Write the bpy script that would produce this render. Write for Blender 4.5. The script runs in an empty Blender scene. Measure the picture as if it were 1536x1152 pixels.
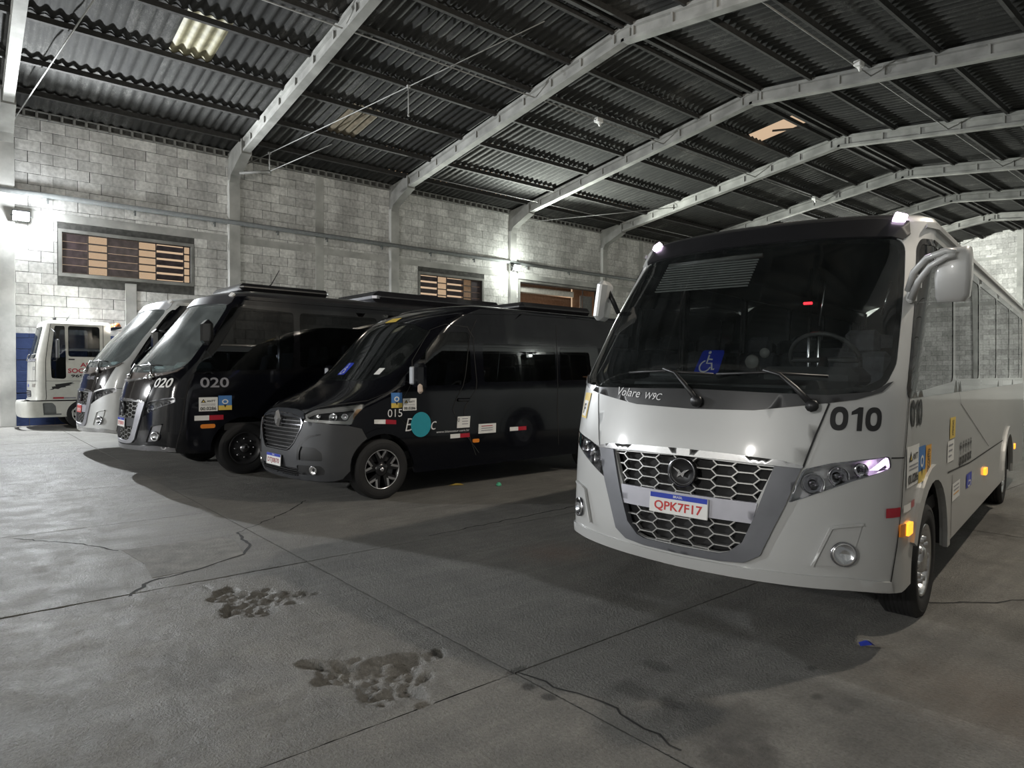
import bpy, math, random
import numpy as np
from mathutils import Vector, Matrix
from mathutils.geometry import delaunay_2d_cdt
random.seed(7); np.random.seed(7)
PI = math.pi
sc = bpy.context.scene
COL = sc.collection

# ------------------------------------------------------------------ camera
F_PX, YAW, PITCH, ROLL = 996.7, 0.6944, -0.01267, 0.0016
fw = Vector((-math.cos(YAW) * math.cos(PITCH), math.sin(YAW) * math.cos(PITCH), math.sin(PITCH)))
rt = Vector((math.sin(YAW), math.cos(YAW), 0)); up = rt.cross(fw)
r2 = rt * math.cos(ROLL) + up * math.sin(ROLL); u2 = up * math.cos(ROLL) - rt * math.sin(ROLL)
cam = bpy.data.cameras.new('camera'); cam.sensor_width = 36; cam.lens = F_PX / 1536 * 36
cam.clip_start = 0.05; cam.clip_end = 300
camo = bpy.data.objects.new('camera', cam); COL.objects.link(camo)
camo.matrix_world = Matrix(((r2.x, u2.x, -fw.x, 0), (r2.y, u2.y, -fw.y, 0), (r2.z, u2.z, -fw.z, 1.6), (0, 0, 0, 1)))
sc.camera = camo

# ------------------------------------------------------------------ world, lights, exposure
sc.view_settings.view_transform = 'Standard'; sc.view_settings.look = 'None'
sc.view_settings.gamma = 1; sc.view_settings.use_curve_mapping = False
sc.view_settings.exposure = 0.5
wd = bpy.data.worlds.new('night_sky'); sc.world = wd; wd.use_nodes = True
wd.node_tree.nodes['Background'].inputs[0].default_value = (0.50, 0.36, 0.24, 1)   # sodium-lit night haze outside
wd.node_tree.nodes['Background'].inputs[1].default_value = 0.9

def lamp(name, loc, power, color=(1, 1, 1), radius=0.1, kind='POINT', aim=None, spot=2.6):
    l = bpy.data.lights.new(name, kind); l.energy = power; l.color = color; l.shadow_soft_size = radius
    if kind == 'SPOT': l.spot_size = spot; l.spot_blend = 0.25
    o = bpy.data.objects.new(name, l); o.location = loc; COL.objects.link(o)
    if aim is not None: o.rotation_euler = (Vector(aim) - Vector(loc)).to_track_quat('-Z', 'Y').to_euler()
    return o
# first two floodlights in view; the rest unseen, added for walls, floor and bus fronts
FLOODS_FILL = [((-24.9, 1.60, 6.40), 4200, (.93, .97, 1.0), (1, .1, -.3)), ((-24.9, 21.2, 6.9), 4800, (.94, 1.0, .92), (1, -.1, -.3)),
          ((-24.7, -18.6, 6.7), 9000, (.97, .99, 1.0), (1, .25, -.3)), ((-24.7, 41.3, 6.8), 9000, (.97, 1.0, .92), (1, .6, -.1)),
          ((-.1, 9.0, 7.3), 1050, (1.0, .90, .76), (-.8, -.35, -.6)), ((-.1, -19.0, 7.3), 3400, (1.0, .97, .92), (-1, .45, -.3))]  # unseen right-wall pair, added to fill near floor and left wall
for loc, pw, colr, d in FLOODS_FILL: lamp('flood_fill_beam', loc, pw, colr, .09, 'SPOT', Vector(loc) + Vector(d), 3.13)

# side spill of the same floodlights along the wall they hang on
for loc, pw, colr, d in FLOODS_FILL[:4]: lamp('floodlight_spill', (loc[0], loc[1], loc[2]), pw * .035, colr, .12)

# ------------------------------------------------------------------ hall dimensions (metres)
WX, RX, RZ, EZ, Y0, BAY = -25.706, -12.536, 11.60, 9.853, 1.161, 6.7246
XR = 2 * RX - WX           # right wall
SL = (RZ - EZ) / (RX - WX)
YB, YE = Y0 - 4 * BAY, Y0 + 8 * BAY
def roof_z(x): return RZ - SL * abs(x - RX)

# ------------------------------------------------------------------ materials
MATS = {}
def nodes_of(m): return m.node_tree.nodes, m.node_tree.links
def mat(name, col, rough=0.5, metal=0.0, coat=0.0, var=0.0, scale=8.0, bump=0.0, bscale=60.0, emit=None, es=0.0, back=None, spec=0.5, rvar=0.0, objvar=0.0, coatr=0.06):
    if name in MATS: return MATS[name]
    m = bpy.data.materials.new(name); m.use_nodes = True; N, L = nodes_of(m)
    b = N['Principled BSDF']; b.inputs['Base Color'].default_value = (*col, 1)
    b.inputs['Roughness'].default_value = rough; b.inputs['Metallic'].default_value = metal
    b.inputs['Coat Weight'].default_value = coat; b.inputs['Coat Roughness'].default_value = coatr
    b.inputs['Specular IOR Level'].default_value = spec
    tc = N.new('ShaderNodeTexCoord')
    src = None
    if var or rvar:
        n = N.new('ShaderNodeTexNoise'); n.inputs['Scale'].default_value = scale; n.inputs['Detail'].default_value = 6
        L.new(tc.outputs['Object'], n.inputs['Vector'])
        mr = N.new('ShaderNodeMapRange'); mr.inputs[1].default_value = .3; mr.inputs[2].default_value = .7
        mr.inputs[3].default_value = 1 - var; mr.inputs[4].default_value = 1 + var
        L.new(n.outputs[0], mr.inputs[0])
        mx = N.new('ShaderNodeVectorMath'); mx.operation = 'SCALE'; mx.inputs[0].default_value = col
        L.new(mr.outputs[0], mx.inputs['Scale']); src = mx.outputs[0]
        if rvar:
            m2 = N.new('ShaderNodeMapRange'); m2.inputs[1].default_value = .3; m2.inputs[2].default_value = .7
            m2.inputs[3].default_value = max(.02, rough - rvar); m2.inputs[4].default_value = min(1, rough + rvar)
            L.new(n.outputs[0], m2.inputs[0]); L.new(m2.outputs[0], b.inputs['Roughness'])
    if objvar:
        oi = N.new('ShaderNodeObjectInfo'); mr = N.new('ShaderNodeMapRange')
        mr.inputs[3].default_value = 1 - objvar; mr.inputs[4].default_value = 1 + objvar
        L.new(oi.outputs['Random'], mr.inputs[0])
        mx = N.new('ShaderNodeVectorMath'); mx.operation = 'SCALE'; mx.inputs[0].default_value = col
        if src: L.new(src, mx.inputs[0])
        L.new(mr.outputs[0], mx.inputs['Scale']); src = mx.outputs[0]
    if back is not None:
        g = N.new('ShaderNodeNewGeometry'); mi = N.new('ShaderNodeMix'); mi.data_type = 'RGBA'
        mi.inputs[6].default_value = (*col, 1); mi.inputs[7].default_value = (*back, 1)
        if src: L.new(src, mi.inputs[6])
        L.new(g.outputs['Backfacing'], mi.inputs[0]); src = mi.outputs[2]
    if src: L.new(src, b.inputs['Base Color'])
    if bump:
        n = N.new('ShaderNodeTexNoise'); n.inputs['Scale'].default_value = bscale; n.inputs['Detail'].default_value = 4
        L.new(tc.outputs['Object'], n.inputs['Vector'])
        bp = N.new('ShaderNodeBump'); bp.inputs['Strength'].default_value = bump; bp.inputs['Distance'].default_value = .01
        L.new(n.outputs[0], bp.inputs['Height']); L.new(bp.outputs[0], b.inputs['Normal'])
    if emit is not None:
        b.inputs['Emission Color'].default_value = (*emit, 1); b.inputs['Emission Strength'].default_value = es
    MATS[name] = m; return m
def glass(name, tint, rough=0.01, ior=1.5, haze=0.0, hazecol=(.6, .7, .7)):
    if name in MATS: return MATS[name]
    m = bpy.data.materials.new(name); m.use_nodes = True; N, L = nodes_of(m); N.remove(N['Principled BSDF'])
    t = N.new('ShaderNodeBsdfTransparent'); t.inputs[0].default_value = (*tint, 1)
    g = N.new('ShaderNodeBsdfGlossy'); g.inputs['Roughness'].default_value = rough
    fr = N.new('ShaderNodeFresnel'); fr.inputs['IOR'].default_value = ior
    # dust film: faint noise in the gloss and a little diffuse dirt; high haze paints in glare
    tc = N.new('ShaderNodeTexCoord'); n = N.new('ShaderNodeTexNoise'); n.inputs['Scale'].default_value = 3.5; n.inputs['Detail'].default_value = 8
    L.new(tc.outputs['Object'], n.inputs['Vector'])
    d = N.new('ShaderNodeBsdfDiffuse'); d.inputs[0].default_value = (*hazecol, 1)
    mr = N.new('ShaderNodeMapRange'); mr.inputs[1].default_value = .3; mr.inputs[2].default_value = .8
    mr.inputs[3].default_value = haze * .5; mr.inputs[4].default_value = haze * 1.5; L.new(n.outputs[0], mr.inputs[0])
    m1 = N.new('ShaderNodeMixShader'); m2 = N.new('ShaderNodeMixShader')
    L.new(mr.outputs[0], m1.inputs[0]); L.new(t.outputs[0], m1.inputs[1]); L.new(d.outputs[0], m1.inputs[2])
    L.new(fr.outputs[0], m2.inputs[0]); L.new(m1.outputs[0], m2.inputs[1]); L.new(g.outputs[0], m2.inputs[2])
    L.new(m2.outputs[0], N['Material Output'].inputs[0]); MATS[name] = m; return m

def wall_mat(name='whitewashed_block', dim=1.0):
    m = bpy.data.materials.new(name); m.use_nodes = True; N, L = nodes_of(m); b = N['Principled BSDF']
    g = N.new('ShaderNodeNewGeometry'); oi = N.new('ShaderNodeObjectInfo'); sx = N.new('ShaderNodeSeparateXYZ')
    L.new(g.outputs['Position'], sx.inputs[0])
    big = N.new('ShaderNodeTexNoise'); big.inputs['Scale'].default_value = .55; big.inputs['Detail'].default_value = 7; big.inputs['Roughness'].default_value = .65
    fine = N.new('ShaderNodeTexNoise'); fine.inputs['Scale'].default_value = 9; fine.inputs['Detail'].default_value = 6
    mp = N.new('ShaderNodeMapping'); mp.inputs['Scale'].default_value = (1, 1.4, .45); L.new(g.outputs['Position'], mp.inputs[0])
    L.new(mp.outputs[0], big.inputs['Vector']); L.new(g.outputs['Position'], fine.inputs['Vector'])
    ramp = N.new('ShaderNodeValToRGB'); e = ramp.color_ramp.elements
    e[0].position = .3; e[0].color = (.43, .425, .41, 1); e[1].position = .62; e[1].color = (.80, .795, .77, 1); L.new(big.outputs[0], ramp.inputs[0])
    r2_ = N.new('ShaderNodeMath'); r2_.operation = 'ADD'; L.new(oi.outputs['Random'], r2_.inputs[0]); L.new(g.outputs['Random Per Island'], r2_.inputs[1])
    fr = N.new('ShaderNodeMath'); fr.operation = 'FRACT'; L.new(r2_.outputs[0], fr.inputs[0])
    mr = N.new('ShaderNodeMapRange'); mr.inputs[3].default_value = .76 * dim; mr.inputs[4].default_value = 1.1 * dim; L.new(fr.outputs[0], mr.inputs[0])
    mr2 = N.new('ShaderNodeMapRange'); mr2.inputs[1].default_value = .35; mr2.inputs[2].default_value = .65; mr2.inputs[3].default_value = .8; mr2.inputs[4].default_value = 1.1; L.new(fine.outputs[0], mr2.inputs[0])
    mm = N.new('ShaderNodeMath'); mm.operation = 'MULTIPLY'; L.new(mr.outputs[0], mm.inputs[0]); L.new(mr2.outputs[0], mm.inputs[1])
    sc_ = N.new('ShaderNodeVectorMath'); sc_.operation = 'SCALE'; L.new(ramp.outputs[0], sc_.inputs[0]); L.new(mm.outputs[0], sc_.inputs['Scale'])
    # blue painted dado up to 2.9 m on the left wall
    lt = N.new('ShaderNodeMath'); lt.operation = 'LESS_THAN'; lt.inputs[1].default_value = 2.9; L.new(sx.outputs['Z'], lt.inputs[0])
    lx = N.new('ShaderNodeMath'); lx.operation = 'LESS_THAN'; lx.inputs[1].default_value = -20; L.new(sx.outputs['X'], lx.inputs[0])
    an = N.new('ShaderNodeMath'); an.operation = 'MULTIPLY'; L.new(lt.outputs[0], an.inputs[0]); L.new(lx.outputs[0], an.inputs[1])
    mi = N.new('ShaderNodeMix'); mi.data_type = 'RGBA'; L.new(an.outputs[0], mi.inputs[0]); L.new(sc_.outputs[0], mi.inputs[6]); mi.inputs[7].default_value = (.025, .045, .13, 1)
    L.new(mi.outputs[2], b.inputs['Base Color']); b.inputs['Roughness'].default_value = .85
    bp = N.new('ShaderNodeBump'); bp.inputs['Strength'].default_value = .35; bp.inputs['Distance'].default_value = .02
    L.new(fine.outputs[0], bp.inputs['Height']); L.new(bp.outputs[0], b.inputs['Normal'])
    return m
M_BLOCK = wall_mat(); M_BLOCKDIM = wall_mat('dimmed_block', .5)  # right wall copy darkened to dim its reflection in the bus
M_MORTAR = mat('dark_mortar', (.09, .09, .085), .95, var=.3)
M_CONC = mat('cast_concrete', (.25, .25, .235), .9, var=.28, scale=1.6, bump=.3, bscale=25)
M_PURLIN = mat('sooty_timber', (.035, .034, .032), .9, var=.3)
M_BLACKP = mat('black_plastic', (.012, .012, .013), .45, var=.1)
M_RUBBER = mat('tyre_rubber', (.014, .014, .015), .75, var=.15, bump=.15, bscale=90)
M_CHROME = mat('chrome', (.72, .72, .73), .2, 1.0, var=.04)
M_DKCHROME = mat('dark_chrome', (.32, .32, .34), .2, 1.0, var=.05)
M_PIPE = mat('grey_pipe_paint', (.16, .17, .17), .7, var=.15)
M_CABLE = mat('galvanised_conduit', (.30, .30, .29), .6, .2, var=.1)
M_WHITE = mat('white_vinyl', (.78, .78, .76), .5, var=.04)
M_RED = mat('red_reflector', (.42, .012, .03), .3, coat=.4, var=.05)
M_AMBER = mat('amber_lens', (.8, .25, .03), .25, coat=.5, var=.05)
M_AMBERLIT = mat('amber_lens_lit', (.9, .3, .03), .25, coat=.5, emit=(1, .35, .02), es=1.6, var=.02)
M_INK = mat('black_vinyl', (.015, .015, .016), .45, var=.05)
M_GREYVINYL = mat('grey_vinyl', (.27, .27, .30), .45, var=.05)
M_SILVERVINYL = mat('silver_vinyl', (.72, .72, .73), .45, var=.05)
M_YELLOW = mat('yellow_vinyl', (.72, .52, .10), .5, var=.05)
M_ORANGE = mat('orange_vinyl', (.75, .38, .05), .5, var=.05)
M_SKYBLUE = mat('blue_vinyl', (.06, .20, .50), .5, var=.1)
M_PLATEBLUE = mat('plate_blue', (.01, .04, .42), .4, var=.03)
M_HANDI = mat('wheelchair_blue', (.01, .035, .45), .4, var=.03)
M_PLATERED = mat('plate_red', (.55, .03, .03), .5, var=.03)
M_SEAM = mat('panel_gap_or_reflection', (.02, .02, .02), .9, var=.05)
M_DARKIN = mat('dark_interior', (.02, .02, .022), .8, var=.2)
M_SEAT = mat('seat_cloth', (.05, .052, .058), .9, var=.25, scale=30)
M_LAMPLENS = glass('clear_lamp_lens', (.96, .97, .98), .02, 1.45, .0)
M_BULB = mat('lamp_reflector', (.85, .85, .86), .14, 1.0, var=.05)
M_PURPLE = mat('led_violet_white', (.8, .7, .9), .3, emit=(.93, .72, 1.0), es=5.0, var=.02)

# ------------------------------------------------------------------ object helpers
def tag(o, label=None, cat=None, group=None, kind=None):
    if label: o['label'] = label
    if cat: o['category'] = cat
    if group: o['group'] = group
    if kind: o['kind'] = kind
    return o
def empty(name, loc=(0, 0, 0), rot=(0, 0, 0), parent=None):
    o = bpy.data.objects.new(name, None); o.empty_display_size = .2; COL.objects.link(o)
    o.location = loc; o.rotation_euler = rot
    if parent: o.parent = parent
    return o
def obj(name, mesh, parent=None, loc=None, rot=None, scale=None):
    o = bpy.data.objects.new(name, mesh); COL.objects.link(o)
    if parent: o.parent = parent
    if loc is not None: o.location = loc
    if rot is not None: o.rotation_euler = rot
    if scale is not None: o.scale = scale
    return o
def mesh(name, V, Fs, m, smooth=False):
    me = bpy.data.meshes.new(name)
    me.from_pydata([tuple(map(float, v)) for v in V], [], [tuple(map(int, f)) for f in Fs])
    for x in (m if isinstance(m, (list, tuple)) else [m]): me.materials.append(x)
    if smooth: me.polygons.foreach_set('use_smooth', [True] * len(me.polygons))
    me.update(); return me
class MB:
    def __init__(s): s.V = []; s.F = []; s.sm = []; s.mi = []
    def add(s, V, F, smooth=False, mi=0):
        b = len(s.V); s.V += [tuple(v) for v in V]; s.F += [tuple(b + i for i in f) for f in F]; s.sm += [smooth] * len(F); s.mi += [mi] * len(F); return s
    def box(s, c, d, rz=0, bev=0.0, mi=0, rot=None):
        x, y, z = [k / 2 for k in d]
        if bev > 0:
            bev = min(bev, x * .9, y * .9, z * .9); V = []; idx = {}
            for sx in (-1, 1):
                for sy in (-1, 1):
                    for sz in (-1, 1):
                        for ax in range(3):
                            p = [sx * (x - bev), sy * (y - bev), sz * (z - bev)]; p[ax] = (sx, sy, sz)[ax] * (x, y, z)[ax]
                            idx[(sx, sy, sz, ax)] = len(V); V.append(p)
            F = []
            for ax in range(3):
                a, b = [(1, 2), (2, 0), (0, 1)][ax]
                for sg in (-1, 1):
                    q = []
                    for (sa, sb) in ((-1, -1), (1, -1), (1, 1), (-1, 1)):
                        k = [0, 0, 0]; k[ax] = sg; k[a] = sa; k[b] = sb; q.append(idx[(*k, ax)])
                    F.append(q if sg > 0 else q[::-1])
                for sa in (-1, 1):
                    for sb in (-1, 1):
                        k0 = [0, 0, 0]; k0[a] = sa; k0[b] = sb
                        k1 = list(k0); k0[ax] = -1; k1[ax] = 1
                        q = [idx[(*k0, a)], idx[(*k1, a)], idx[(*k1, b)], idx[(*k0, b)]]
                        F.append(q[::-1] if sa * sb > 0 else q)
            for sx in (-1, 1):
                for sy in (-1, 1):
                    for sz in (-1, 1):
                        q = [idx[(sx, sy, sz, 0)], idx[(sx, sy, sz, 1)], idx[(sx, sy, sz, 2)]]
                        F.append(q if sx * sy * sz > 0 else q[::-1])
        else:
            V = [(-x, -y, -z), (x, -y, -z), (x, y, -z), (-x, y, -z), (-x, -y, z), (x, -y, z), (x, y, z), (-x, y, z)]
            F = [(0, 3, 2, 1), (4, 5, 6, 7), (0, 1, 5, 4), (1, 2, 6, 5), (2, 3, 7, 6), (3, 0, 4, 7)]
        R = rot if rot is not None else Matrix.Rotation(rz, 3, 'Z')
        return s.add([R @ Vector(v) + Vector(c) for v in V], F, mi=mi)
    def tube(s, pts, r, n=8, caps=True, smooth=True, mi=0):
        pts = [Vector(p) for p in pts]; V = []; F = []; k = len(pts)
        rs = r if isinstance(r, (list, tuple)) else [r] * k
        t0 = (pts[1] - pts[0]).normalized(); ref = Vector((0, 0, 1)) if abs(t0.z) < .9 else Vector((1, 0, 0))
        for i, p in enumerate(pts):
            t = (pts[min(i + 1, k - 1)] - pts[max(i - 1, 0)]).normalized()
            a = (ref - t * ref.dot(t)).normalized(); b = t.cross(a); ref = a
            for j in range(n):
                an = 2 * PI * j / n; V.append(p + (a * math.cos(an) + b * math.sin(an)) * rs[i])
        for i in range(k - 1):
            for j in range(n):
                F.append((i * n + j, i * n + (j + 1) % n, (i + 1) * n + (j + 1) % n, (i + 1) * n + j))
        if caps: F.append(tuple(range(n))[::-1]); F.append(tuple((k - 1) * n + j for j in range(n)))
        return s.add(V, F, smooth, mi)
    def lathe(s, prof, origin=(0, 0, 0), axis='X', n=32, smooth=True, mi=0, R=None, close=False):
        # prof: (radius, along axis)
        V = []; F = []; k = len(prof)
        for (r, a) in prof:
            for j in range(n):
                an = 2 * PI * j / n; c, sn = r * math.cos(an), r * math.sin(an)
                v = Vector({'X': (a, c, sn), 'Y': (sn, a, c), 'Z': (c, sn, a)}[axis])
                V.append((R @ v if R is not None else v) + Vector(origin))
        for i in range(k - 1):
            for j in range(n):
                F.append((i * n + j, i * n + (j + 1) % n, (i + 1) * n + (j + 1) % n, (i + 1) * n + j))
        return s.add(V, F, smooth, mi)
    def prism(s, poly, ext, origin=(0, 0, 0), axes=((1, 0, 0), (0, 0, 1), (0, 1, 0)), mi=0):
        A, B, Cx = [Vector(a) for a in axes]; O = Vector(origin); n = len(poly)
        V = [O + A * p[0] + B * p[1] for p in poly] + [O + A * p[0] + B * p[1] + Cx * ext for p in poly]
        F = [tuple(range(n)), tuple(range(2 * n - 1, n - 1, -1))] + [(i, i + n, (i + 1) % n + n, (i + 1) % n) for i in range(n)]
        return s.add(V, F, mi=mi)
    def build(s, name, m, parent=None, **k):
        me = bpy.data.meshes.new(name); me.from_pydata(s.V, [], s.F)
        for x in (m if isinstance(m, (list, tuple)) else [m]): me.materials.append(x)
        me.polygons.foreach_set('use_smooth', s.sm); me.polygons.foreach_set('material_index', s.mi); me.update()
        return obj(name, me, parent, **k)

# ---- lettering: flat triangulated text outlines, mapped onto whatever surface carries them
_TXT = {}
def text_geo(body, bold=0.0, shear=0.0, space=1.0):
    key = (body, bold, shear, space)
    if key not in _TXT and body == '010':       # heavy vinyl numerals cut as rings and a flagged bar
        V, F = [], []
        for x in (0, 1.46):
            b = len(V); n = 28
            for (rx, rz) in ((.37, .5), (.155, .27)):
                for i in range(n):
                    a = 2 * PI * i / n; c, s_ = math.cos(a), math.sin(a); V.append((x + .37 + rx * math.copysign(abs(c) ** .85, c), .5 + rz * math.copysign(abs(s_) ** .8, s_)))
            F += [(b + i, b + (i + 1) % n, b + n + (i + 1) % n, b + n + i) for i in range(n)]
        b = len(V); V += [(1.12, 0), (1.34, 0), (1.34, .99), (1.16, .99), (.86, .80), (.86, .66), (1.12, .72)]; F += [(b, b + 1, b + 2, b + 6), (b + 6, b + 2, b + 3), (b + 6, b + 3, b + 4, b + 5)]
        _TXT[key] = (np.array(V), F)
    if key not in _TXT:
        c = bpy.data.curves.new('lettering', 'FONT'); c.body = body; c.resolution_u = 3; c.offset = bold; c.shear = shear; c.space_character = space; c.fill_mode = 'FRONT'
        o = bpy.data.objects.new('lettering', c); me = o.to_mesh()
        V = np.array([v.co[:] for v in me.vertices]) if len(me.vertices) else np.zeros((0, 3)); F = [tuple(p.vertices) for p in me.polygons]
        o.to_mesh_clear(); bpy.data.objects.remove(o); bpy.data.curves.remove(c)
        if len(V):
            V = V[:, :2] - V[:, :2].min(0); V = V / V[:, 1].max()
        _TXT[key] = (V, F)
    return _TXT[key]

# ---- curved vehicle skin: S(s, z), s = signed arc length around the plan outline from the centre of the nose
class Skin:
    def __init__(q, W, n, D, zk, rk, L, length, tumble=.035, zt0=1.3, zt1=1.6):
        q.W, q.n, q.D, q.zk, q.rk, q.L, q.len = W, n, D, np.array(zk), np.array(rk), L, length
        q.tumble, q.zt0, q.zt1 = tumble, zt0, zt1
        t = np.linspace(0, PI / 2, 300); x = W * np.sin(t) ** (2 / n); y = D * (1 - np.cos(t) ** (2 / n))
        x = np.append(x, W); y = np.append(y, length + 4)
        q.x, q.y = x, y; q.s = np.concatenate([[0], np.cumsum(np.hypot(np.diff(x), np.diff(y)))])
        # smooth rake profile
        q.zf = np.linspace(q.zk[0], q.zk[-1], 400); rr = np.interp(q.zf, q.zk, q.rk)
        ker = np.hanning(27); ker /= ker.sum(); pad = np.pad(rr, 13, mode='reflect', reflect_type='odd'); q.rf = np.convolve(pad, ker, 'valid')
        q.smax = q.sy(length, 1.0)
    def raw(q, s, z):
        s = np.asarray(s, float); z = np.asarray(z, float)
        x = np.interp(np.abs(s), q.s, q.x) * np.sign(s); y = np.interp(np.abs(s), q.s, q.y)
        r = np.interp(z, q.zf, q.rf); k = np.clip(y / q.L, 0, 1); k = k * k * (3 - 2 * k)
        wz = 1 - q.tumble * np.clip((z - q.zt0) / q.zt1, 0, 1) ** 1.3
        return np.stack([x * wz, y + r * (1 - k), z + 0 * s], -1)
    def pt(q, s, z, off=0.0):
        p = q.raw(s, z)
        if np.any(off):
            e = 2e-3; a = q.raw(np.asarray(s) + e, z) - q.raw(np.asarray(s) - e, z); b = q.raw(s, np.asarray(z) + e) - q.raw(s, np.asarray(z) - e)
            n = np.cross(a, b); n /= np.linalg.norm(n, axis=-1, keepdims=True); p = p + n * (np.asarray(off)[..., None] if np.ndim(off) else off)
        return p
    def sx(q, x, z=1.0):
        t = np.linspace(0, 2.2, 1500); return float(np.sign(x) * np.interp(abs(x), q.x[:300], q.s[:300]))
    def sy(q, y, z):
        t = np.linspace(0, q.len + 3, 3000); Y = q.raw(t, np.full_like(t, z))[:, 1]; i = np.searchsorted(np.maximum.accumulate(Y), y)
        return float(t[min(i, len(t) - 1)])
    def side(q, pts, sg=1): return [(sg * q.sy(y, z), z) for y, z in pts]

class SideView:      # the same skin addressed by (distance from the nose, height) on the vehicle's left flank
    def __init__(q, k): q.k = k
    def sy(q, y, z): return y
    def pt(q, y, z, off=0.0):
        y = np.asarray(y, float); z = np.asarray(z, float) + 0 * y; s = y + q.k.W * .75
        for _ in range(30):
            f = q.k.raw(s, z)[..., 1] - y; g = (q.k.raw(s + 1e-3, z)[..., 1] - q.k.raw(s, z)[..., 1]) / 1e-3
            s = s - np.clip(f / np.maximum(g, .15), -.25, .25)
        return q.k.pt(s, z, off)
def pip(P, poly):
    P = np.asarray(P); poly = np.asarray(poly); x, y = P[:, 0], P[:, 1]; ins = np.zeros(len(P), bool); j = len(poly) - 1
    for i in range(len(poly)):
        xi, yi = poly[i]; xj, yj = poly[j]
        if yi != yj:
            c = ((yi > y) != (yj > y)) & (x < (xj - xi) * (y - yi) / (yj - yi) + xi); ins ^= c
        j = i
    return ins
def rounded(poly, r=.03, n=4):
    out = []; k = len(poly)
    for i in range(k):
        p0, p1, p2 = [np.array(poly[(i + d) % k], float) for d in (-1, 0, 1)]
        l0, l2 = np.linalg.norm(p0 - p1), np.linalg.norm(p2 - p1); d = min(r, l0 * .45, l2 * .45)
        a = p1 + (p0 - p1) / max(l0, 1e-9) * d; b = p1 + (p2 - p1) / max(l2, 1e-9) * d
        for t in np.linspace(0, 1, n): out.append(tuple((1 - t) ** 2 * a + 2 * t * (1 - t) * p1 + t * t * b))
    return out
def mirror(half):   # half outline from centre-bottom round to centre-top (s>=0)
    return list(half) + [(-s, z) for s, z in reversed(half) if abs(s) > 1e-6]
def subdiv(poly, res, closed=True):
    out = []; k = len(poly)
    for i in range(k if closed else k - 1):
        a = np.array(poly[i], float); b = np.array(poly[(i + 1) % k], float); m = max(1, int(np.ceil(np.hypot(*(b - a)) / res)))
        for t in range(m): out.append(tuple(a + (b - a) * t / m))
    return out
def tri(outline, holes, res, grid=None):
    loops = [subdiv(outline, res)] + [subdiv(h, res) for h in holes]
    P = []; E = []
    for lp in loops:
        b = len(P); P += lp; E += [(b + i, b + (i + 1) % len(lp)) for i in range(len(lp))]
    B = np.array(P); o = np.array(loops[0])
    if grid is None:
        gx = np.arange(o[:, 0].min() + res / 2, o[:, 0].max(), res); gz = np.arange(o[:, 1].min() + res / 2, o[:, 1].max(), res)
    else: gx, gz = grid
    G = np.stack(np.meshgrid(gx, gz), -1).reshape(-1, 2)
    if len(G):
        ok = pip(G, loops[0])
        for h in loops[1:]: ok &= ~pip(G, h)
        G = G[ok]
    if len(G):
        keep = np.ones(len(G), bool)
        for i in range(0, len(G), 500):
            d = ((G[i:i + 500, None, :] - B[None]) ** 2).sum(-1).min(1); keep[i:i + 500] = d > (res * .35) ** 2
        G = G[keep]
    pts = [Vector(p) for p in P] + [Vector(map(float, g)) for g in G]
    v, e, f, *_ = delaunay_2d_cdt(pts, E, [], 0, 1e-5)
    V = np.array([p[:] for p in v]); T = np.array([t for t in f if len(t) == 3])
    c = V[T].mean(1); ok = pip(c, loops[0])
    for h in loops[1:]: ok &= ~pip(c, h)
    T = T[ok]
    a, b, d = V[T[:, 0]], V[T[:, 1]], V[T[:, 2]]
    ar = (b[:, 0] - a[:, 0]) * (d[:, 1] - a[:, 1]) - (b[:, 1] - a[:, 1]) * (d[:, 0] - a[:, 0])
    T[ar < 0] = T[ar < 0][:, ::-1]; T = T[np.abs(ar) > 1e-9]
    return V, T
def panel(name, skin, outline, m, parent, off=.003, th=.01, holes=(), res=.07, grid=None, flip=False):
    V, T = tri(outline, list(holes), res, grid)
    P = skin.pt(V[:, 0], V[:, 1], off)
    me_V = [tuple(p) for p in P]; F = [tuple(t) for t in T]; sm = [True] * len(F)
    if th:
        cnt = {}
        for t in T:
            for i in range(3):
                a, b = t[i], t[(i + 1) % 3]; cnt[(a, b)] = cnt.get((a, b), 0) + 1
        be = [(a, b) for (a, b) in cnt if (b, a) not in cnt]
        used = sorted({i for e in be for i in e}); mp = {u: i for i, u in enumerate(used)}
        Q = skin.pt(V[used, 0], V[used, 1], off - th); n0 = len(me_V)
        me_V += [tuple(P[u]) for u in used] + [tuple(p) for p in Q]; k = len(used)
        for a, b in be: F.append((n0 + mp[b], n0 + mp[a], n0 + k + mp[a], n0 + k + mp[b])); sm.append(False)
    me = bpy.data.meshes.new(name); me.from_pydata(me_V, [], [tuple(map(int, f)) for f in F]); me.materials.append(m)
    me.polygons.foreach_set('use_smooth', sm); me.update()
    return obj(name, me, parent)
def strip(pts, w):  # polyline -> thin polygon in (s,z)
    P = np.array(pts, float); t = np.gradient(P, axis=0); t /= np.linalg.norm(t, axis=1, keepdims=True); n = np.stack([-t[:, 1], t[:, 0]], 1) * w / 2
    return [tuple(p) for p in P + n] + [tuple(p) for p in (P - n)[::-1]]
def words(name, skin, s0, z0, h, body, m, parent, width=None, bold=.0, shear=0, off=.006, space=1.0, slant=0.0):
    V, F = text_geo(body, bold, shear, space)
    if not len(V): return
    k = (width / V[:, 0].max()) if width else h
    S = s0 + V[:, 0] * k; Z = z0 + V[:, 1] * h + slant * V[:, 0] * k
    return obj(name, mesh(name, skin.pt(S, Z, off), F, m), parent)
def circle(c, r, n=20, rz=None): return [(c[0] + r * math.cos(2 * PI * i / n), c[1] + (rz or r) * math.sin(2 * PI * i / n)) for i in range(n)]
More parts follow.
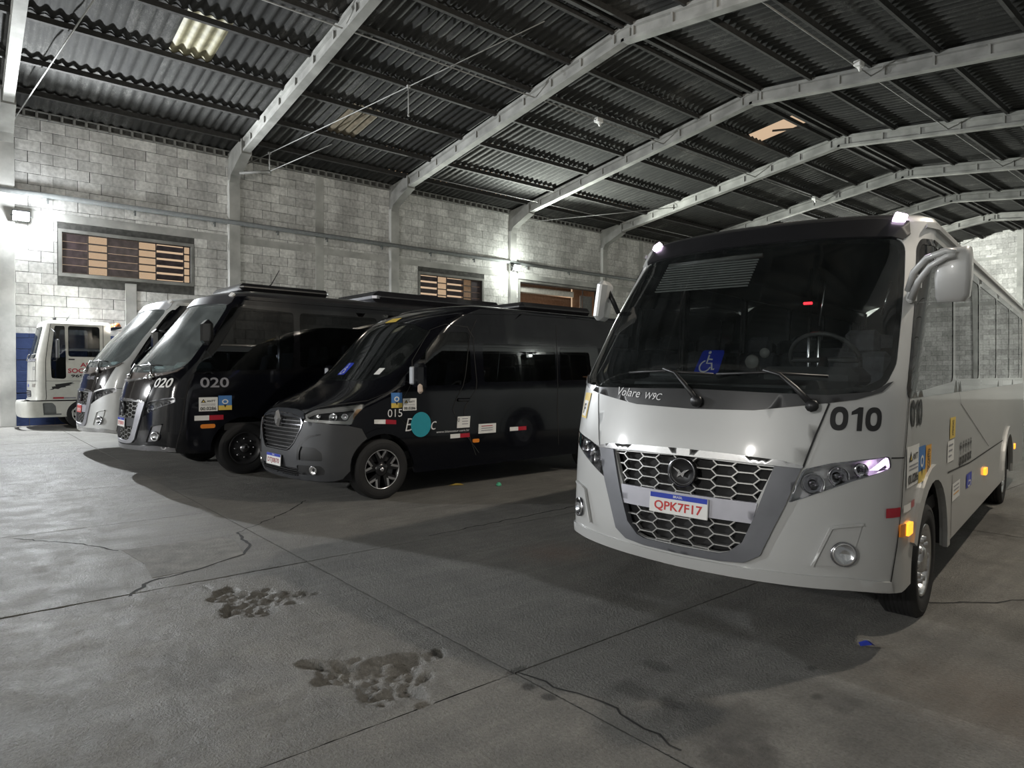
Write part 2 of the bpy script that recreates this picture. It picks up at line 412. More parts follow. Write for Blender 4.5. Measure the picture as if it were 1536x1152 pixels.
def rect(s0, z0, s1, z1): return [(s0, z0), (s1, z0), (s1, z1), (s0, z1)]
# ================================================================== SETTING
# ---- floor: dark base with cast slabs on it, the joints are the gaps between slabs
def floor_mat():
    m = bpy.data.materials.new('worn_concrete'); m.use_nodes = True; N, L = nodes_of(m); b = N['Principled BSDF']
    g = N.new('ShaderNodeNewGeometry'); pos = g.outputs['Position']
    def noise(sc_, det=6, ro=.6, vec=pos):
        n = N.new('ShaderNodeTexNoise'); n.inputs['Scale'].default_value = sc_; n.inputs['Detail'].default_value = det; n.inputs['Roughness'].default_value = ro
        L.new(vec, n.inputs['Vector']); return n.outputs[0]
    def mrange(v, a, b_, c, d):
        n = N.new('ShaderNodeMapRange'); n.inputs[1].default_value = a; n.inputs[2].default_value = b_; n.inputs[3].default_value = c; n.inputs[4].default_value = d
        L.new(v, n.inputs[0]); return n.outputs[0]
    def mul(a, c):
        n = N.new('ShaderNodeMath'); n.operation = 'MULTIPLY'; L.new(a, n.inputs[0]); L.new(c, n.inputs[1]); return n.outputs[0]
    big = noise(.45, 8, .65); mid = noise(3.2, 8, .7); fine = noise(55, 5, .7); grit = noise(95, 3, .6)
    mp = N.new('ShaderNodeMapping'); mp.inputs['Rotation'].default_value = (0, 0, .15); mp.inputs['Scale'].default_value = (6, .5, 1); L.new(pos, mp.inputs[0])
    streak = noise(1.6, 6, .6, mp.outputs[0])
    v = mul(mul(mrange(big, .3, .7, .72, 1.22), mrange(mid, .3, .7, .75, 1.2)), mul(mrange(fine, .3, .7, .72, 1.25), mrange(streak, .3, .7, .86, 1.12)))
    col = N.new('ShaderNodeVectorMath'); col.operation = 'SCALE'; col.inputs[0].default_value = (.275, .266, .246); L.new(v, col.inputs['Scale']); c = col.outputs[0]
    wob = N.new('ShaderNodeTexNoise'); wob.inputs['Scale'].default_value = 9; wob.inputs['Detail'].default_value = 5; L.new(pos, wob.inputs['Vector'])
    def spot(x, y, rx, ry, colr, amt, w=.6, soft=.5):
        nonlocal c
        a = N.new('ShaderNodeVectorMath'); a.operation = 'SUBTRACT'; L.new(pos, a.inputs[0]); a.inputs[1].default_value = (x, y, 0)
        d = N.new('ShaderNodeVectorMath'); d.operation = 'MULTIPLY'; L.new(a.outputs[0], d.inputs[0]); d.inputs[1].default_value = (1 / rx, 1 / ry, 0)
        l = N.new('ShaderNodeVectorMath'); l.operation = 'LENGTH'; L.new(d.outputs[0], l.inputs[0])
        ad = N.new('ShaderNodeMath'); ad.operation = 'MULTIPLY_ADD'; L.new(wob.outputs[0], ad.inputs[0]); ad.inputs[1].default_value = w * 2; L.new(l.outputs['Value'], ad.inputs[2])
        mr = mrange(ad.outputs[0], 1 + w - soft, 1 + w, amt, 0)
        mi = N.new('ShaderNodeMix'); mi.data_type = 'RGBA'; L.new(mr, mi.inputs[0]); L.new(c, mi.inputs[6]); mi.inputs[7].default_value = (*colr, 1); c = mi.outputs[2]
    oil = (.03, .027, .024)
    for (x, y, rx, ry, amt) in ((-2.555, 2.242, .05, .05, .8), (-2.41, 2.25, .05, .045, .8), (-1.96, 2.656, .09, .07, .7), (-1.73, 3.583, .04, .05, .6), (-2.19, 2.63, .14, .1, .45), (-2.3, 2.95, .12, .07, .5),
                               (-1.56, 3.28, .04, .05, .6), (-1.75, 2.72, .34, .32, .38), (-1.45, 2.5, .2, .25, .5), (-1.6, 3.3, .28, .2, .28), (-1.2, 3.2, .3, .4, .25), (-2.74, 2.33, .04, .09, .6), (-1.9, 5.3, .1, .5, .4),
                               (-3.9, .95, .4, .3, .3), (-5.6, .7, .5, .4, .25), (-2.2, 8.5, .5, 1.0, .5), (-1.0, 7.3, .7, .8, .3), (-.6, 5.2, .3, .5, .25)):
        spot(x, y, rx, ry, oil, amt)
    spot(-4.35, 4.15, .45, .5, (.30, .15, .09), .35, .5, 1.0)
    spot(-.9, 3.9, .7, .6, (.27, .20, .15), .4, .5, 1.0)
    spot(-.3, 6.9, 1.4, 1.3, (.24, .23, .12), .4, .5, 1.0)
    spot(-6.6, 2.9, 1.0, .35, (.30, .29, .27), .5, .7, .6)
    L.new(c, b.inputs['Base Color'])
    L.new(mrange(mid, .3, .7, .42, .72), b.inputs['Roughness']); b.inputs['Specular IOR Level'].default_value = .45
    h = N.new('ShaderNodeMath'); h.operation = 'MULTIPLY_ADD'; L.new(fine, h.inputs[0]); h.inputs[1].default_value = 1.0; L.new(mul(mid, mid), h.inputs[2])
    h2 = N.new('ShaderNodeMath'); h2.operation = 'MULTIPLY_ADD'; L.new(grit, h2.inputs[0]); h2.inputs[1].default_value = .55; L.new(h.outputs[0], h2.inputs[2])
    bp = N.new('ShaderNodeBump'); bp.inputs['Strength'].default_value = 1.0; bp.inputs['Distance'].default_value = .045; L.new(h2.outputs[0], bp.inputs['Height']); L.new(bp.outputs[0], b.inputs['Normal'])
    return m
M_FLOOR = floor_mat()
fl = MB(); fl.box(((WX + XR) / 2, (YB + YE) / 2, -.16), (XR - WX + 1, YE - YB + 1, .12))
floor = tag(fl.build('floor', mat('dark_earth', (.06, .058, .055), .95, var=.3)), 'worn grey concrete floor of the bus garage, laid in large slabs with two potholes', 'floor', kind='structure')
def vnoise(x, y, seed=0):     # cheap value noise on arrays
    xi = np.floor(x).astype(int); yi = np.floor(y).astype(int); fx = x - xi; fy = y - yi; fx = fx * fx * (3 - 2 * fx); fy = fy * fy * (3 - 2 * fy)
    h = lambda a, b: (np.sin(a * 127.1 + b * 311.7 + seed * 74.7) * 43758.5453) % 1.0
    return (h(xi, yi) * (1 - fx) + h(xi + 1, yi) * fx) * (1 - fy) + (h(xi, yi + 1) * (1 - fx) + h(xi + 1, yi + 1) * fx) * fy
def pothole(X, Y, cx, cy, rx, ry, rot, depth, seed):
    c, s = math.cos(rot), math.sin(rot); u = ((X - cx) * c + (Y - cy) * s) / rx; v = (-(X - cx) * s + (Y - cy) * c) / ry
    ang = np.arctan2(v, u); r = np.hypot(u, v) * (1 + .25 * np.sin(3 * ang + seed) + .14 * np.sin(7 * ang + 2 * seed)) + (vnoise(X * 14, Y * 14, seed) - .5) * .5
    k = np.clip((1 - r) / .28, 0, 1); k = k * k * (3 - 2 * k)
    rub = (vnoise(X * 22, Y * 22, seed + 3) - .35) * .05 + (vnoise(X * 45, Y * 45, seed + 5) - .4) * .03
    return -k * (depth - rub * .8)
GAPJ = .006
xs = [XR, .03, -2.722, -5.5, -8.2, -10.95, -13.7, -16.45, -19.2, -21.95, WX]
ys = [YB, -20, -14.5, -9, -3.5, 2.29, 8.1, 13.9, 19.7, 25.5, 31.3, 37.1, 42.9, 48.7, YE]
for i in range(len(xs) - 1):
    for j in range(len(ys) - 1):
        x1, x0 = xs[i] - GAPJ, xs[i + 1] + GAPJ; y0_, y1_ = ys[j] + GAPJ, ys[j + 1] - GAPJ
        dz = random.uniform(-.0015, .0)
        if i == 2 and j == 4:
            gx = np.unique(np.concatenate([np.arange(x0, x1, .015), [x1]])); gy = np.unique(np.concatenate([[y0_, -1], np.arange(.3, y1_, .015), [y1_]]))
            X, Y = np.meshgrid(gx, gy)
            Z = pothole(X, Y, -3.16, 1.72, .34, .27, .55, .05, 1) + pothole(X, Y, -4.78, 1.62, .36, .26, .5, .036, 2) + (vnoise(X * 5, Y * 5, 9) - .5) * .008 + (vnoise(X * 17, Y * 17, 4) - .5) * .006
            edge = np.minimum(np.minimum(X - x0, x1 - X), np.minimum(Y - y0_, y1_ - Y)); Z -= .004 * np.exp(-np.maximum(edge, 0) / .02)
            V = [(a, b_, c_) for a, b_, c_ in zip(X.ravel(), Y.ravel(), Z.ravel())]; w = len(gx)
            Fq = [(r * w + c_, r * w + c_ + 1, (r + 1) * w + c_ + 1, (r + 1) * w + c_) for r in range(len(gy) - 1) for c_ in range(w - 1)]
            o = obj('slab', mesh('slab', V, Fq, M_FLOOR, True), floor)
        else:
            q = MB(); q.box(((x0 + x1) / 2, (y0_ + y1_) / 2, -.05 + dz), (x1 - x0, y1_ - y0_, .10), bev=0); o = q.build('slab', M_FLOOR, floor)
pz = .004
pp = MB(); pp.prism([(-6.93, 1.13), (-6.84, 2.04), (-6.5, 2.02), (-6.1, 1.95), (-5.85, 1.5), (-5.82, 1.16), (-6.3, 1.2)], pz, (0, 0, -.002), ((1, 0, 0), (0, 1, 0), (0, 0, 1)))
pp.build('repair_patch', mat('patched_concrete', (.17, .165, .152), .8, var=.3, scale=6, bump=.5, bscale=45), floor)
cr = MB()
def crack(pts, w):
    P = [np.array(p, float) for p in pts]; Q = []
    for a, b in zip(P[:-1], P[1:]):
        m = max(2, int(np.hypot(*(b - a)) / .07))
        for t in range(m): Q.append(a + (b - a) * t / m + np.random.uniform(-.018, .018, 2))
    Q.append(P[-1]); Q = np.array(Q); t = np.gradient(Q, axis=0); t /= np.linalg.norm(t, axis=1, keepdims=True); n = np.stack([-t[:, 1], t[:, 0]], 1)
    wd_ = w * (.5 + np.random.rand(len(Q)))[:, None] / 2; V = [(*p, .0012) for p in Q + n * wd_] + [(*p, .0012) for p in Q - n * wd_]; k = len(Q)
    cr.add(V, [(i, i + 1, k + i + 1, k + i) if False else (k + i, k + i + 1, i + 1, i) for i in range(k - 1)])
for pts, w in (([(-5.33, .86), (-5.74, 1.13), (-5.85, 1.5), (-6.08, 1.95), (-6.4, 2.1), (-6.95, 2.16)], .022), ([(-6.95, 2.16), (-7.6, 2.9), (-8.2, 3.4)], .014), ([(-6.92, 1.12), (-7.4, .9), (-8.1, .4)], .012),
               ([(-1.95, 5.0), (-1.5, 5.5), (-1.25, 5.9)], .02), ([(-5.6, 3.6), (-5.75, 5.8), (-5.7, 7)], .012), ([(-2.7, 2.3), (-2.2, 2.42), (-1.7, 2.36)], .012)): crack(pts, w)
tag(cr.build('crack', M_SEAM, floor), kind='stuff')

# ---- walls
BH, BL, JN = .3438, .66, .012
def block_mesh(w, h=BH, d=.03):
    q = MB(); q.box((0, 0, 0), (d, w - JN, h - JN), bev=.007); me = bpy.data.meshes.new('concrete_block'); me.from_pydata(q.V, [], q.F); me.materials.append(M_BLOCK); return me
wl = MB(); 
W1 = (2.575, 6.415, 4.88, 6.19); W2 = (16.0, 19.5, 5.0, 6.18); W3 = (21.9, 27.59, 4.0, 6.36)     # window openings: y0, y1, z0, z1
T = .2
def wall_rects(y0, y1, z0, z1, holes):
    out = []; y = y0
    for (a, b, c, d) in sorted(holes):
        out.append((y, a, z0, z1)); out.append((a, b, z0, c)); out.append((a, b, d, z1)); y = b
    out.append((y, y1, z0, z1)); return out
for (a, b, c, d) in wall_rects(YB, YE, 0, EZ + .05, [W1, W2, W3]): wl.box((WX - T / 2, (a + b) / 2, (c + d) / 2), (T, b - a, d - c))
wall_left = tag(wl.build('wall_left', M_MORTAR), 'long whitewashed concrete block wall with blue painted base behind the parked buses', 'wall', kind='structure')
bm_full = block_mesh(BL); rows = 28; big = []; small = MB()
cyc = (-1.3, 60)
for r in range(rows):
    z = (r + .5) * BH; y = -1.6 + (r % 2) * BL / 2
    while y < YE:
        a, b = y, y + BL; y += BL
        segs = [(a, b)]
        for (h0, h1, z0, z1) in (W1, W2, W3):
            if z + BH / 2 > z0 - .12 and z - BH / 2 < z1 + .12:
                ns = []
                for (p, q_) in segs:
                    if q_ <= h0 - .12 or p >= h1 + .12: ns.append((p, q_))
                    else:
                        if p < h0 - .12: ns.append((p, h0 - .12))
                        if q_ > h1 + .12: ns.append((h1 + .12, q_))
                segs = ns
        for (p, q_) in segs:
            if q_ - p < .08: continue
            full = q_ - p > BL - .01
            if full and -1.2 < (p + q_) / 2 < 10.3 and (z > 3.3 or (p + q_) / 2 < 2.4) and not (z < 4.6 and (p + q_) / 2 > 5.6): big.append(((p + q_) / 2, z))
            else: small.box((WX + .002 + random.uniform(-.004, .004), (p + q_) / 2, z), (.03, q_ - p - JN, BH - JN))
big.sort(); 
for i, (y, z) in enumerate(big):
    if i < 298: obj('concrete_block', bm_full, wall_left, (WX + .002 + random.uniform(-.006, .006), y + random.uniform(-.006, .006), z + random.uniform(-.004, .004)), (random.uniform(-.006, .006), 0, 0))
    else: small.box((WX + .002, y, z), (.03, BL - JN, BH - JN))
tag(small.build('concrete_blocks', M_BLOCK, wall_left), kind='stuff')
# hollow vent blocks under the eave
vb = MB(); vw, vh, vd, e = .33, .24, .16, .035
for (c, d) in (((0, 0, vh / 2 - e / 2), (vd, vw - .01, e)), ((0, 0, -vh / 2 + e / 2), (vd, vw - .01, e)), ((0, vw / 2 - e / 2, 0), (vd, e, vh)), ((0, -vw / 2 + e / 2, 0), (vd, e, vh)), ((-.07, 0, 0), (.02, vw - .02, vh - .02))): vb.box(c, d, mi=1 if d[0] < .03 else 0)
vme = bpy.data.meshes.new('vent_block'); vme.from_pydata(vb.V, [], vb.F); vme.materials.append(M_CONC); vme.materials.append(M_SEAM); vme.polygons.foreach_set('material_index', vb.mi)
y = -1.2
while y < 40: obj('vent_block', vme, wall_left, (WX + .03, y, EZ - .10)); y += vw
# concrete surrounds of the window openings, intermediate pilasters, lintel band
def surround(name, w, parent):
    a, b, c, d = w; q = MB(); t = .1
    q.box((WX + .01, (a + b) / 2, d + t / 2), (.09, b - a + 2 * t, t)); q.box((WX + .01, (a + b) / 2, c - t / 2), (.12, b - a + 2 * t, t))
    q.box((WX + .01, a - t / 2, (c + d) / 2), (.09, t, d - c)); q.box((WX + .01, b + t / 2, (c + d) / 2), (.09, t, d - c)); return q.build(name, M_CONC, parent)
pm = mat('painted_pilaster', (.44, .44, .42), .9, var=.25, scale=1.5, bump=.2, bscale=20)
for i, k in enumerate((0, 1, 4, 5, 6)):
    y = Y0 + (k + .5) * BAY
    q = MB(); q.box((WX + .02, y, EZ / 2 - .1 if k else 2.35), (.07, .34, EZ - .25 if k else 4.7), bev=.008); q.build('pilaster', pm, wall_left)
q = MB(); q.box((WX + .012, (YE - 1.5) / 2, 6.64), (.045, YE + 1.3, .26), bev=.005); q.build('bond_beam', pm, wall_left)

# right wall, far gable wall, rear wall (mostly out of view; the bus windows mirror the right one)
def block_wall(name, label, fn, u0, u1, hfun, m=None):
    q = MB(); st = MB(); n = 0
    V = [fn(u0, 0, .02), fn(u1, 0, .02)]; us = np.linspace(u1, u0, 25); V += [fn(u, hfun(u), .02) for u in us]
    q.add(V, [tuple(range(len(V)))]); o = tag(q.build(name, M_MORTAR), label, 'wall', kind='structure')
    r = 0
    while (r + .3) * BH < 11.8:
        z = (r + .5) * BH; u = u0 + (r % 2) * BL / 2
        while u < u1 - .1:
            a, b = u, min(u + BL, u1); u += BL
            top = min(hfun(a), hfun(b))
            if z - BH / 2 > top - .08: continue
            zt = min(z + BH / 2, top) - JN / 2; zb = z - BH / 2 + JN / 2
            p = [fn(a + JN / 2, zb, 0), fn(b - JN / 2, zb, 0), fn(b - JN / 2, zt, 0), fn(a + JN / 2, zt, 0)]; bk = [fn(a + JN / 2, zb, .03), fn(b - JN / 2, zb, .03), fn(b - JN / 2, zt, .03), fn(a + JN / 2, zt, .03)]
            st.add(p + bk, [(0, 1, 2, 3), (0, 4, 5, 1), (1, 5, 6, 2), (2, 6, 7, 3), (3, 7, 4, 0)])
        r += 1
    tag(st.build('concrete_blocks', m or M_BLOCK, o), kind='stuff'); return o
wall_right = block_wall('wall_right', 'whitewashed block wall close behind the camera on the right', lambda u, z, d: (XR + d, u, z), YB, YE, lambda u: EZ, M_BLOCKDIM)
wall_end = block_wall('wall_end', 'far whitewashed gable wall glimpsed over the silver bus roof', lambda u, z, d: (u, YE - .25 + d, z), WX, XR, lambda u: roof_z(u) + .06)
wall_back = block_wall('wall_back', 'whitewashed gable wall behind the camera', lambda u, z, d: (u, YB - d, z), WX, XR, lambda u: roof_z(u))
for x in (-20.5, -16.2, -12.5, -8.3, -4.2):
    q = MB(); h = roof_z(x); q.box((x, YE - .28, h / 2), (.35, .1, h)); q.build('pilaster', pm, wall_end)
q = MB(); q.box(((WX + XR) / 2, YE - .27, 6.6), (XR - WX, .06, .26)); q.box(((WX + XR) / 2, YE - .27, 9.7), (XR - WX, .06, .2)); q.build('bond_beam', pm, wall_end)

# ---- windows of the left wall
M_PANE_DK = mat('dirty_dark_pane', (.045, .032, .036), .35, var=.5, scale=5)
M_SLATDK = mat('rusty_steel_frame', (.05, .042, .04), .7, var=.3)
M_GLASSCLR = glass('window_glass', (.95, .93, .9), .03, 1.45, .05)
def window(idx, w, cols, nrow, label):
    a, b, c, d = w
    q = MB(); root = None; t = .03; x = WX - .06
    for z in (c + t / 2, d - t / 2): q.box((x, (a + b) / 2, z), (.05, b - a, t))
    for y, _, _ in cols: q.box((x, y, (c + d) / 2), (.05, t, d - c))
    q.box((x, b - t / 2, (c + d) / 2), (.05, t, d - c))
    root = tag(q.build('window_%d' % idx, M_SLATDK), label, 'window', kind='structure')
    surround('window_surround', w, root)
    for y0, y1, kind in cols:
        h = (d - c - 2 * t) / nrow
        for r in range(nrow):
            z = c + t + (r + .5) * h; yc = (y0 + y1) / 2
            if kind == 'open':
                p = MB(); p.box((x, yc, z), (.006, y1 - y0 - .06, h - .03)); p.build('window_pane', M_GLASSCLR, root)
            elif kind == 'dark':
                p = MB(); p.box((x, yc, z), (.008, y1 - y0 - .04, h - .012), rot=Matrix.Rotation(random.uniform(-.02, .1), 3, 'Y')); p.build('dark_pane', M_PANE_DK, root)
            elif kind == 'slat':
                p = MB(); p.box((x, yc, z), (.01, y1 - y0 - .04, h * .72), rot=Matrix.Rotation(random.uniform(.2, .5), 3, 'Y')); p.build('louvre_slat', M_PANE_DK, root)
        if kind == 'open':
            p = MB()
            for r in range(1, nrow): p.box((x, (y0 + y1) / 2, c + t + r * h), (.04, y1 - y0, .04))
            p.build('glazing_bar', M_SLATDK, root)
    return root
window(1, W1, [(2.575, 3.30, 'dark'), (3.30, 3.85, 'open'), (3.85, 4.77, 'dark'), (4.77, 5.31, 'open'), (5.31, 6.2, 'slat'), (6.2, 6.415, 'open')], 5, 'wide steel window of dark and tan panes high on wall above the tow truck')
window(2, W2, [(16.0, 16.97, 'slat'), (16.97, 17.48, 'open'), (17.48, 18.43, 'slat'), (18.43, 18.9, 'open'), (18.9, 19.5, 'dark')], 4, 'louvred window half hidden behind the black minibus roof unit')
# opening 3 looks into a lit side room
a, b, c, d = W3; q = MB(); t = .05
q.box((WX - .05, (a + b) / 2, d - t / 2), (.1, b - a, t)); q.box((WX - .05, a + t / 2, (c + d) / 2), (.1, t, d - c)); q.box((WX - .05, b - t / 2, (c + d) / 2), (.1, t, d - c)); q.box((WX - .05, 26.5, (c + d) / 2), (.06, .05, d - c))
win3 = tag(q.build('window_3', M_SLATDK), 'wide unglazed opening with a warm lamp inside, above the van roof', 'window', kind='structure'); surround('window_surround', W3, win3)
M_TANROOM = mat('tan_plaster', (.42, .33, .26), .9, var=.15)
q = MB(); q.box((WX - 3.2, 24.7, 5), (.1, 8, 4)); q.box((WX - 1.7, 20.6, 5), (3, .1, 4)); q.box((WX - 1.7, 28.9, 5), (3, .1, 4)); q.box((WX - 1.7, 24.7, 7.0), (3.2, 8.3, .1)); q.box((WX - 1.7, 24.7, 3.0), (3.2, 8.3, .1))
tag(q.build('trim_1', M_TANROOM), 'tan plastered side room seen through the wide opening', 'room', kind='structure')
q = MB(); q.box((WX - .32, 27.05, 5.05), (.05, .95, 2.0)); q.build('shutter', mat('grey_shutter', (.17, .17, .165), .7, var=.2), win3)
q = MB(); q.box((WX - .42, 24.05, 6.05), (.3, 4.0, .3), bev=.02); q.build('header_board', mat('pale_board', (.5, .48, .44), .85, var=.15), win3)
rl = empty('wall_lamp', (WX - .9, 25.75, 5.15)); tag(rl, 'glowing warm lamp inside the side room opening', 'lamp')
q = MB(); q.box((0, 0, 0), (.12, .5, .1), bev=.02); q.build('lamp_housing', M_PIPE, rl)
q = MB(); q.lathe([(.0, -.24), (.05, -.23), (.06, 0), (.05, .23), (.0, .24)], (.06, 0, -.05), 'Y', 16); q.build('lamp_tube', mat('warm_tube', (.9, .6, .4), .4, emit=(1, .55, .3), es=9, var=.02), rl)
lamp('wall_lamp_beam', (WX - .7, 25.75, 4.95), 25, (1, .62, .4), .08)

# ---- portal frames
def ibeam(q, p0, p1, depth, width, tf=.09, tw=.12, chan=True):
    p0, p1 = Vector(p0), Vector(p1); ax = (p1 - p0); upv = Vector((0, 0, 1)); w_ = Vector((0, 1, 0)); u_ = w_.cross(ax.normalized()); u_ = u_ if u_.z > 0 else -u_
    sec = [(-width / 2, -depth), (width / 2, -depth), (width / 2, -depth + tf), (tw / 2, -depth + tf + .03), (tw / 2, -tf - .03), (width / 2, -tf), (width / 2, 0), (-width / 2, 0), (-width / 2, -tf), (-tw / 2, -tf - .03), (-tw / 2, -depth + tf + .03), (-width / 2, -depth + tf)]
    V = [p0 + w_ * a + u_ * b_ for a, b_ in sec] + [p1 + w_ * a + u_ * b_ for a, b_ in sec]; n = len(sec)
    q.add(V, [(i, (i + 1) % n, (i + 1) % n + n, i + n) for i in range(n)] + [tuple(range(n))[::-1], tuple(range(n, 2 * n))])
first = None
for k in range(-3, 8):
    y = Y0 + k * BAY + (.0 if k else .0)
    ordn = {0: 'at the left edge beside the first floodlight', 1: 'second from the left, above the black minibus', 2: 'third, rising from behind the van to the ridge', 3: 'fourth, on the pillar with the second floodlight', 4: 'fifth, beyond the roof opening', 5: 'sixth, far down the hall', 6: 'seventh, far down the hall near the end wall', 7: 'eighth and last before the gable wall'}.get(k, 'behind the camera')
    root = tag(empty('portal_frame', (0, y, 0)), 'grey concrete portal frame %s' % ordn, 'frame', 'portal frames of the hall', 'structure')
    for sg, xw in ((1, WX), (-1, XR)):
        q = MB(); q.box((xw + sg * .09, 0, 4.4), (.24, .40, 8.8), bev=.015)
        q.build('column', pm, root)
        q = MB(); q.prism([(0, 8.6), (.16, 8.6), (.34, 8.95), (1.55, roof_z(xw + sg * 1.55) - .62), (1.55, roof_z(xw + sg * 1.55) - .12), (0, EZ - .08)], .36, (xw, -.18, 0), ((sg, 0, 0), (0, 0, 1), (0, 1, 0))); q.build('haunch', M_CONC, root)
        q = MB(); x0 = xw + sg * 1.3; ibeam(q, (x0, 0, roof_z(x0) - .10), (RX - sg * 0, 0, RZ - .10), .46, .27); q.build('rafter', M_CONC, root)
        q = MB()
        for t in np.linspace(.08, .97, 9):
            x = x0 + (RX - x0) * t; q.box((x, 0, roof_z(x) - .34), (.07, .24, .34))
        q.build('stiffener', M_CONC, root)
    q = MB(); q.box((RX, 0, RZ - .36), (.5, .2, .3), bev=.02); q.build('ridge_plate', M_CONC, root)

# ---- ceiling: corrugated fibre-cement sheets in rows on timber purlins
def sheet_mat():
    m = bpy.data.materials.new('sooty_fibre_cement'); m.use_nodes = True; N, L = nodes_of(m); b = N['Principled BSDF']
    g = N.new('ShaderNodeNewGeometry'); oi = N.new('ShaderNodeObjectInfo')
    def noise(s_, vec, det=7):
        n = N.new('ShaderNodeTexNoise'); n.inputs['Scale'].default_value = s_; n.inputs['Detail'].default_value = det; n.inputs['Roughness'].default_value = .78; L.new(vec, n.inputs['Vector']); return n.outputs[0]
    mp = N.new('ShaderNodeMapping'); mp.inputs['Scale'].default_value = (.9, 5.0, .9); L.new(g.outputs['Position'], mp.inputs[0])
    a = noise(1.5, mp.outputs[0]); c = noise(.35, g.outputs['Position']); f = noise(26, g.outputs['Position'])
    r = N.new('ShaderNodeMath'); r.operation = 'ADD'; L.new(oi.outputs['Random'], r.inputs[0]); L.new(g.outputs['Random Per Island'], r.inputs[1]); fr = N.new('ShaderNodeMath'); fr.operation = 'FRACT'; L.new(r.outputs[0], fr.inputs[0])
    x = N.new('ShaderNodeMath'); x.operation = 'ADD'; L.new(a, x.inputs[0]); L.new(c, x.inputs[1])
    x2 = N.new('ShaderNodeMath'); x2.operation = 'MULTIPLY_ADD'; L.new(f, x2.inputs[0]); x2.inputs[1].default_value = .75; L.new(x.outputs[0], x2.inputs[2])
    x3 = N.new('ShaderNodeMath'); x3.operation = 'MULTIPLY_ADD'; L.new(fr.outputs[0], x3.inputs[0]); x3.inputs[1].default_value = .22; L.new(x2.outputs[0], x3.inputs[2])
    mr = N.new('ShaderNodeMapRange'); mr.inputs[1].default_value = 1.1; mr.inputs[2].default_value = 1.95; L.new(x3.outputs[0], mr.inputs[0])
    ramp = N.new('ShaderNodeValToRGB'); e = ramp.color_ramp.elements; e[0].color = (.006, .006, .006, 1); e[1].color = (.115, .112, .105, 1); e[1].position = 1.0; e.new(.55).color = (.026, .026, .024, 1)
    L.new(mr.outputs[0], ramp.inputs[0]); L.new(ramp.outputs[0], b.inputs['Base Color']); b.inputs['Roughness'].default_value = .92
    return m
M_SHEET = sheet_mat(); M_SHEETLT = mat('yellowed_fibreglass', (.26, .24, .15), .6, var=.3, scale=4); M_SHEETBR = mat('brown_stained_sheet', (.11, .09, .06), .8, var=.3, scale=4)
ridge_p = tag(empty('ceiling', (0, 0, 0)), 'sooty corrugated fibre-cement gable roof on timber purlins', 'ceiling', kind='structure')
ROWS = [.06, 2.12, 3.96, 5.76, 7.81, 9.96, 11.76, 13.3]
NSH = 6; SWD = BAY / NSH; NW = 4
def sheet_geo(length, wide=SWD + .05):
    V = []; Fq = []; m = NW * 8 + 1
    for i in range(m):
        t = i / (m - 1); h = .034 * math.cos(2 * PI * NW * t)
        V += [(0, t * wide, h), (length, t * wide, h)]
    for i in range(m - 1): Fq.append((2 * i, 2 * i + 1, 2 * i + 3, 2 * i + 2))
    return V, Fq
sh_me = {}
stuff = MB(); nsheet = 0
ang = math.atan(SL)
for sg in (-1, 1):
    for r in range(len(ROWS) - 1):
        d0, d1 = ROWS[r] - .0, ROWS[r + 1] + .14; ln = (d1 - d0) / math.cos(ang)
        V, Fq = sheet_geo(ln); key = (r,)
        for mname, mm in (('', M_SHEET), ('lt', M_SHEETLT), ('br', M_SHEETBR)):
            if (r, mname) not in sh_me: sh_me[(r, mname)] = mesh('roof_sheet', V, Fq, mm, True)
        for b_ in range(-4, 8):
            for i in range(NSH):
                y = Y0 + b_ * BAY + i * SWD - .02
                if sg < 0 and r == 0 and b_ == 3 and i in (3,): continue          # missing sheet: the roof opening
                x = RX + sg * d0; z = roof_z(x) + .03 + random.uniform(0, .012)
                R = Matrix.Rotation(ang - .012 if sg > 0 else -(ang - .012), 4, 'Y')
                if sg < 0: R = R @ Matrix.Diagonal((-1, 1, 1, 1))
                M = Matrix.Translation((x, y, z)) @ R
                near = (sg < 0 and 0 <= b_ <= 4) or (sg > 0 and 2 <= b_ <= 4 and r < 5)
                if sg < 0 and b_ == -1 and i == 5 and r > 2: near = True
                if near and nsheet < 300:
                    mk = 'lt' if (sg < 0 and r == 3 and b_ == 0 and i in (3, )) else 'br' if (sg < 0 and r == 4 and b_ == 1 and i == 2) else ''
                    o = obj('roof_sheet', sh_me[(r, mk)], ridge_p); o.matrix_local = M; nsheet += 1
                else: stuff.add([M @ Vector(v) for v in V], Fq, True)
tag(stuff.build('roof_sheets', M_SHEET, ridge_p), kind='stuff')
for sg in (-1, 1):
    for d in [.35] + ROWS[1:-1]:
        for b_ in range(-3, 8):
            x = RX + sg * d; q = MB(); q.box((0, 0, 0), (.09, BAY, .16)); o = q.build('purlin', M_PURLIN, ridge_p, loc=(x, Y0 + (b_ + .5) * BAY, roof_z(x) - .10), rot=(0, -sg * -ang, 0))
q = MB(); q.box((RX, (YB + YE) / 2, RZ + .11), (.5, YE - YB, .02)); q.box((RX, (YB + YE) / 2, RZ - .1), (.12, YE - YB, .18)); q.build('ridge_cap', M_PURLIN, ridge_p)
q = MB(); y = Y0 + 3.55 * BAY + .6; q.box((RX - .9, y, roof_z(RX - .9) - .0), (1.3, .1, .05), rz=.6); q.build('loose_batten', M_PURLIN, ridge_p)
# boards added outside both eaves to block light
for xw, sg in ((WX, 1), (XR, -1)):
    q = MB(); q.box((xw - sg * .26, (YB + YE) / 2, EZ + .05), (.04, YE - YB, .6)); q.build('light_block_board', M_PURLIN, ridge_p)

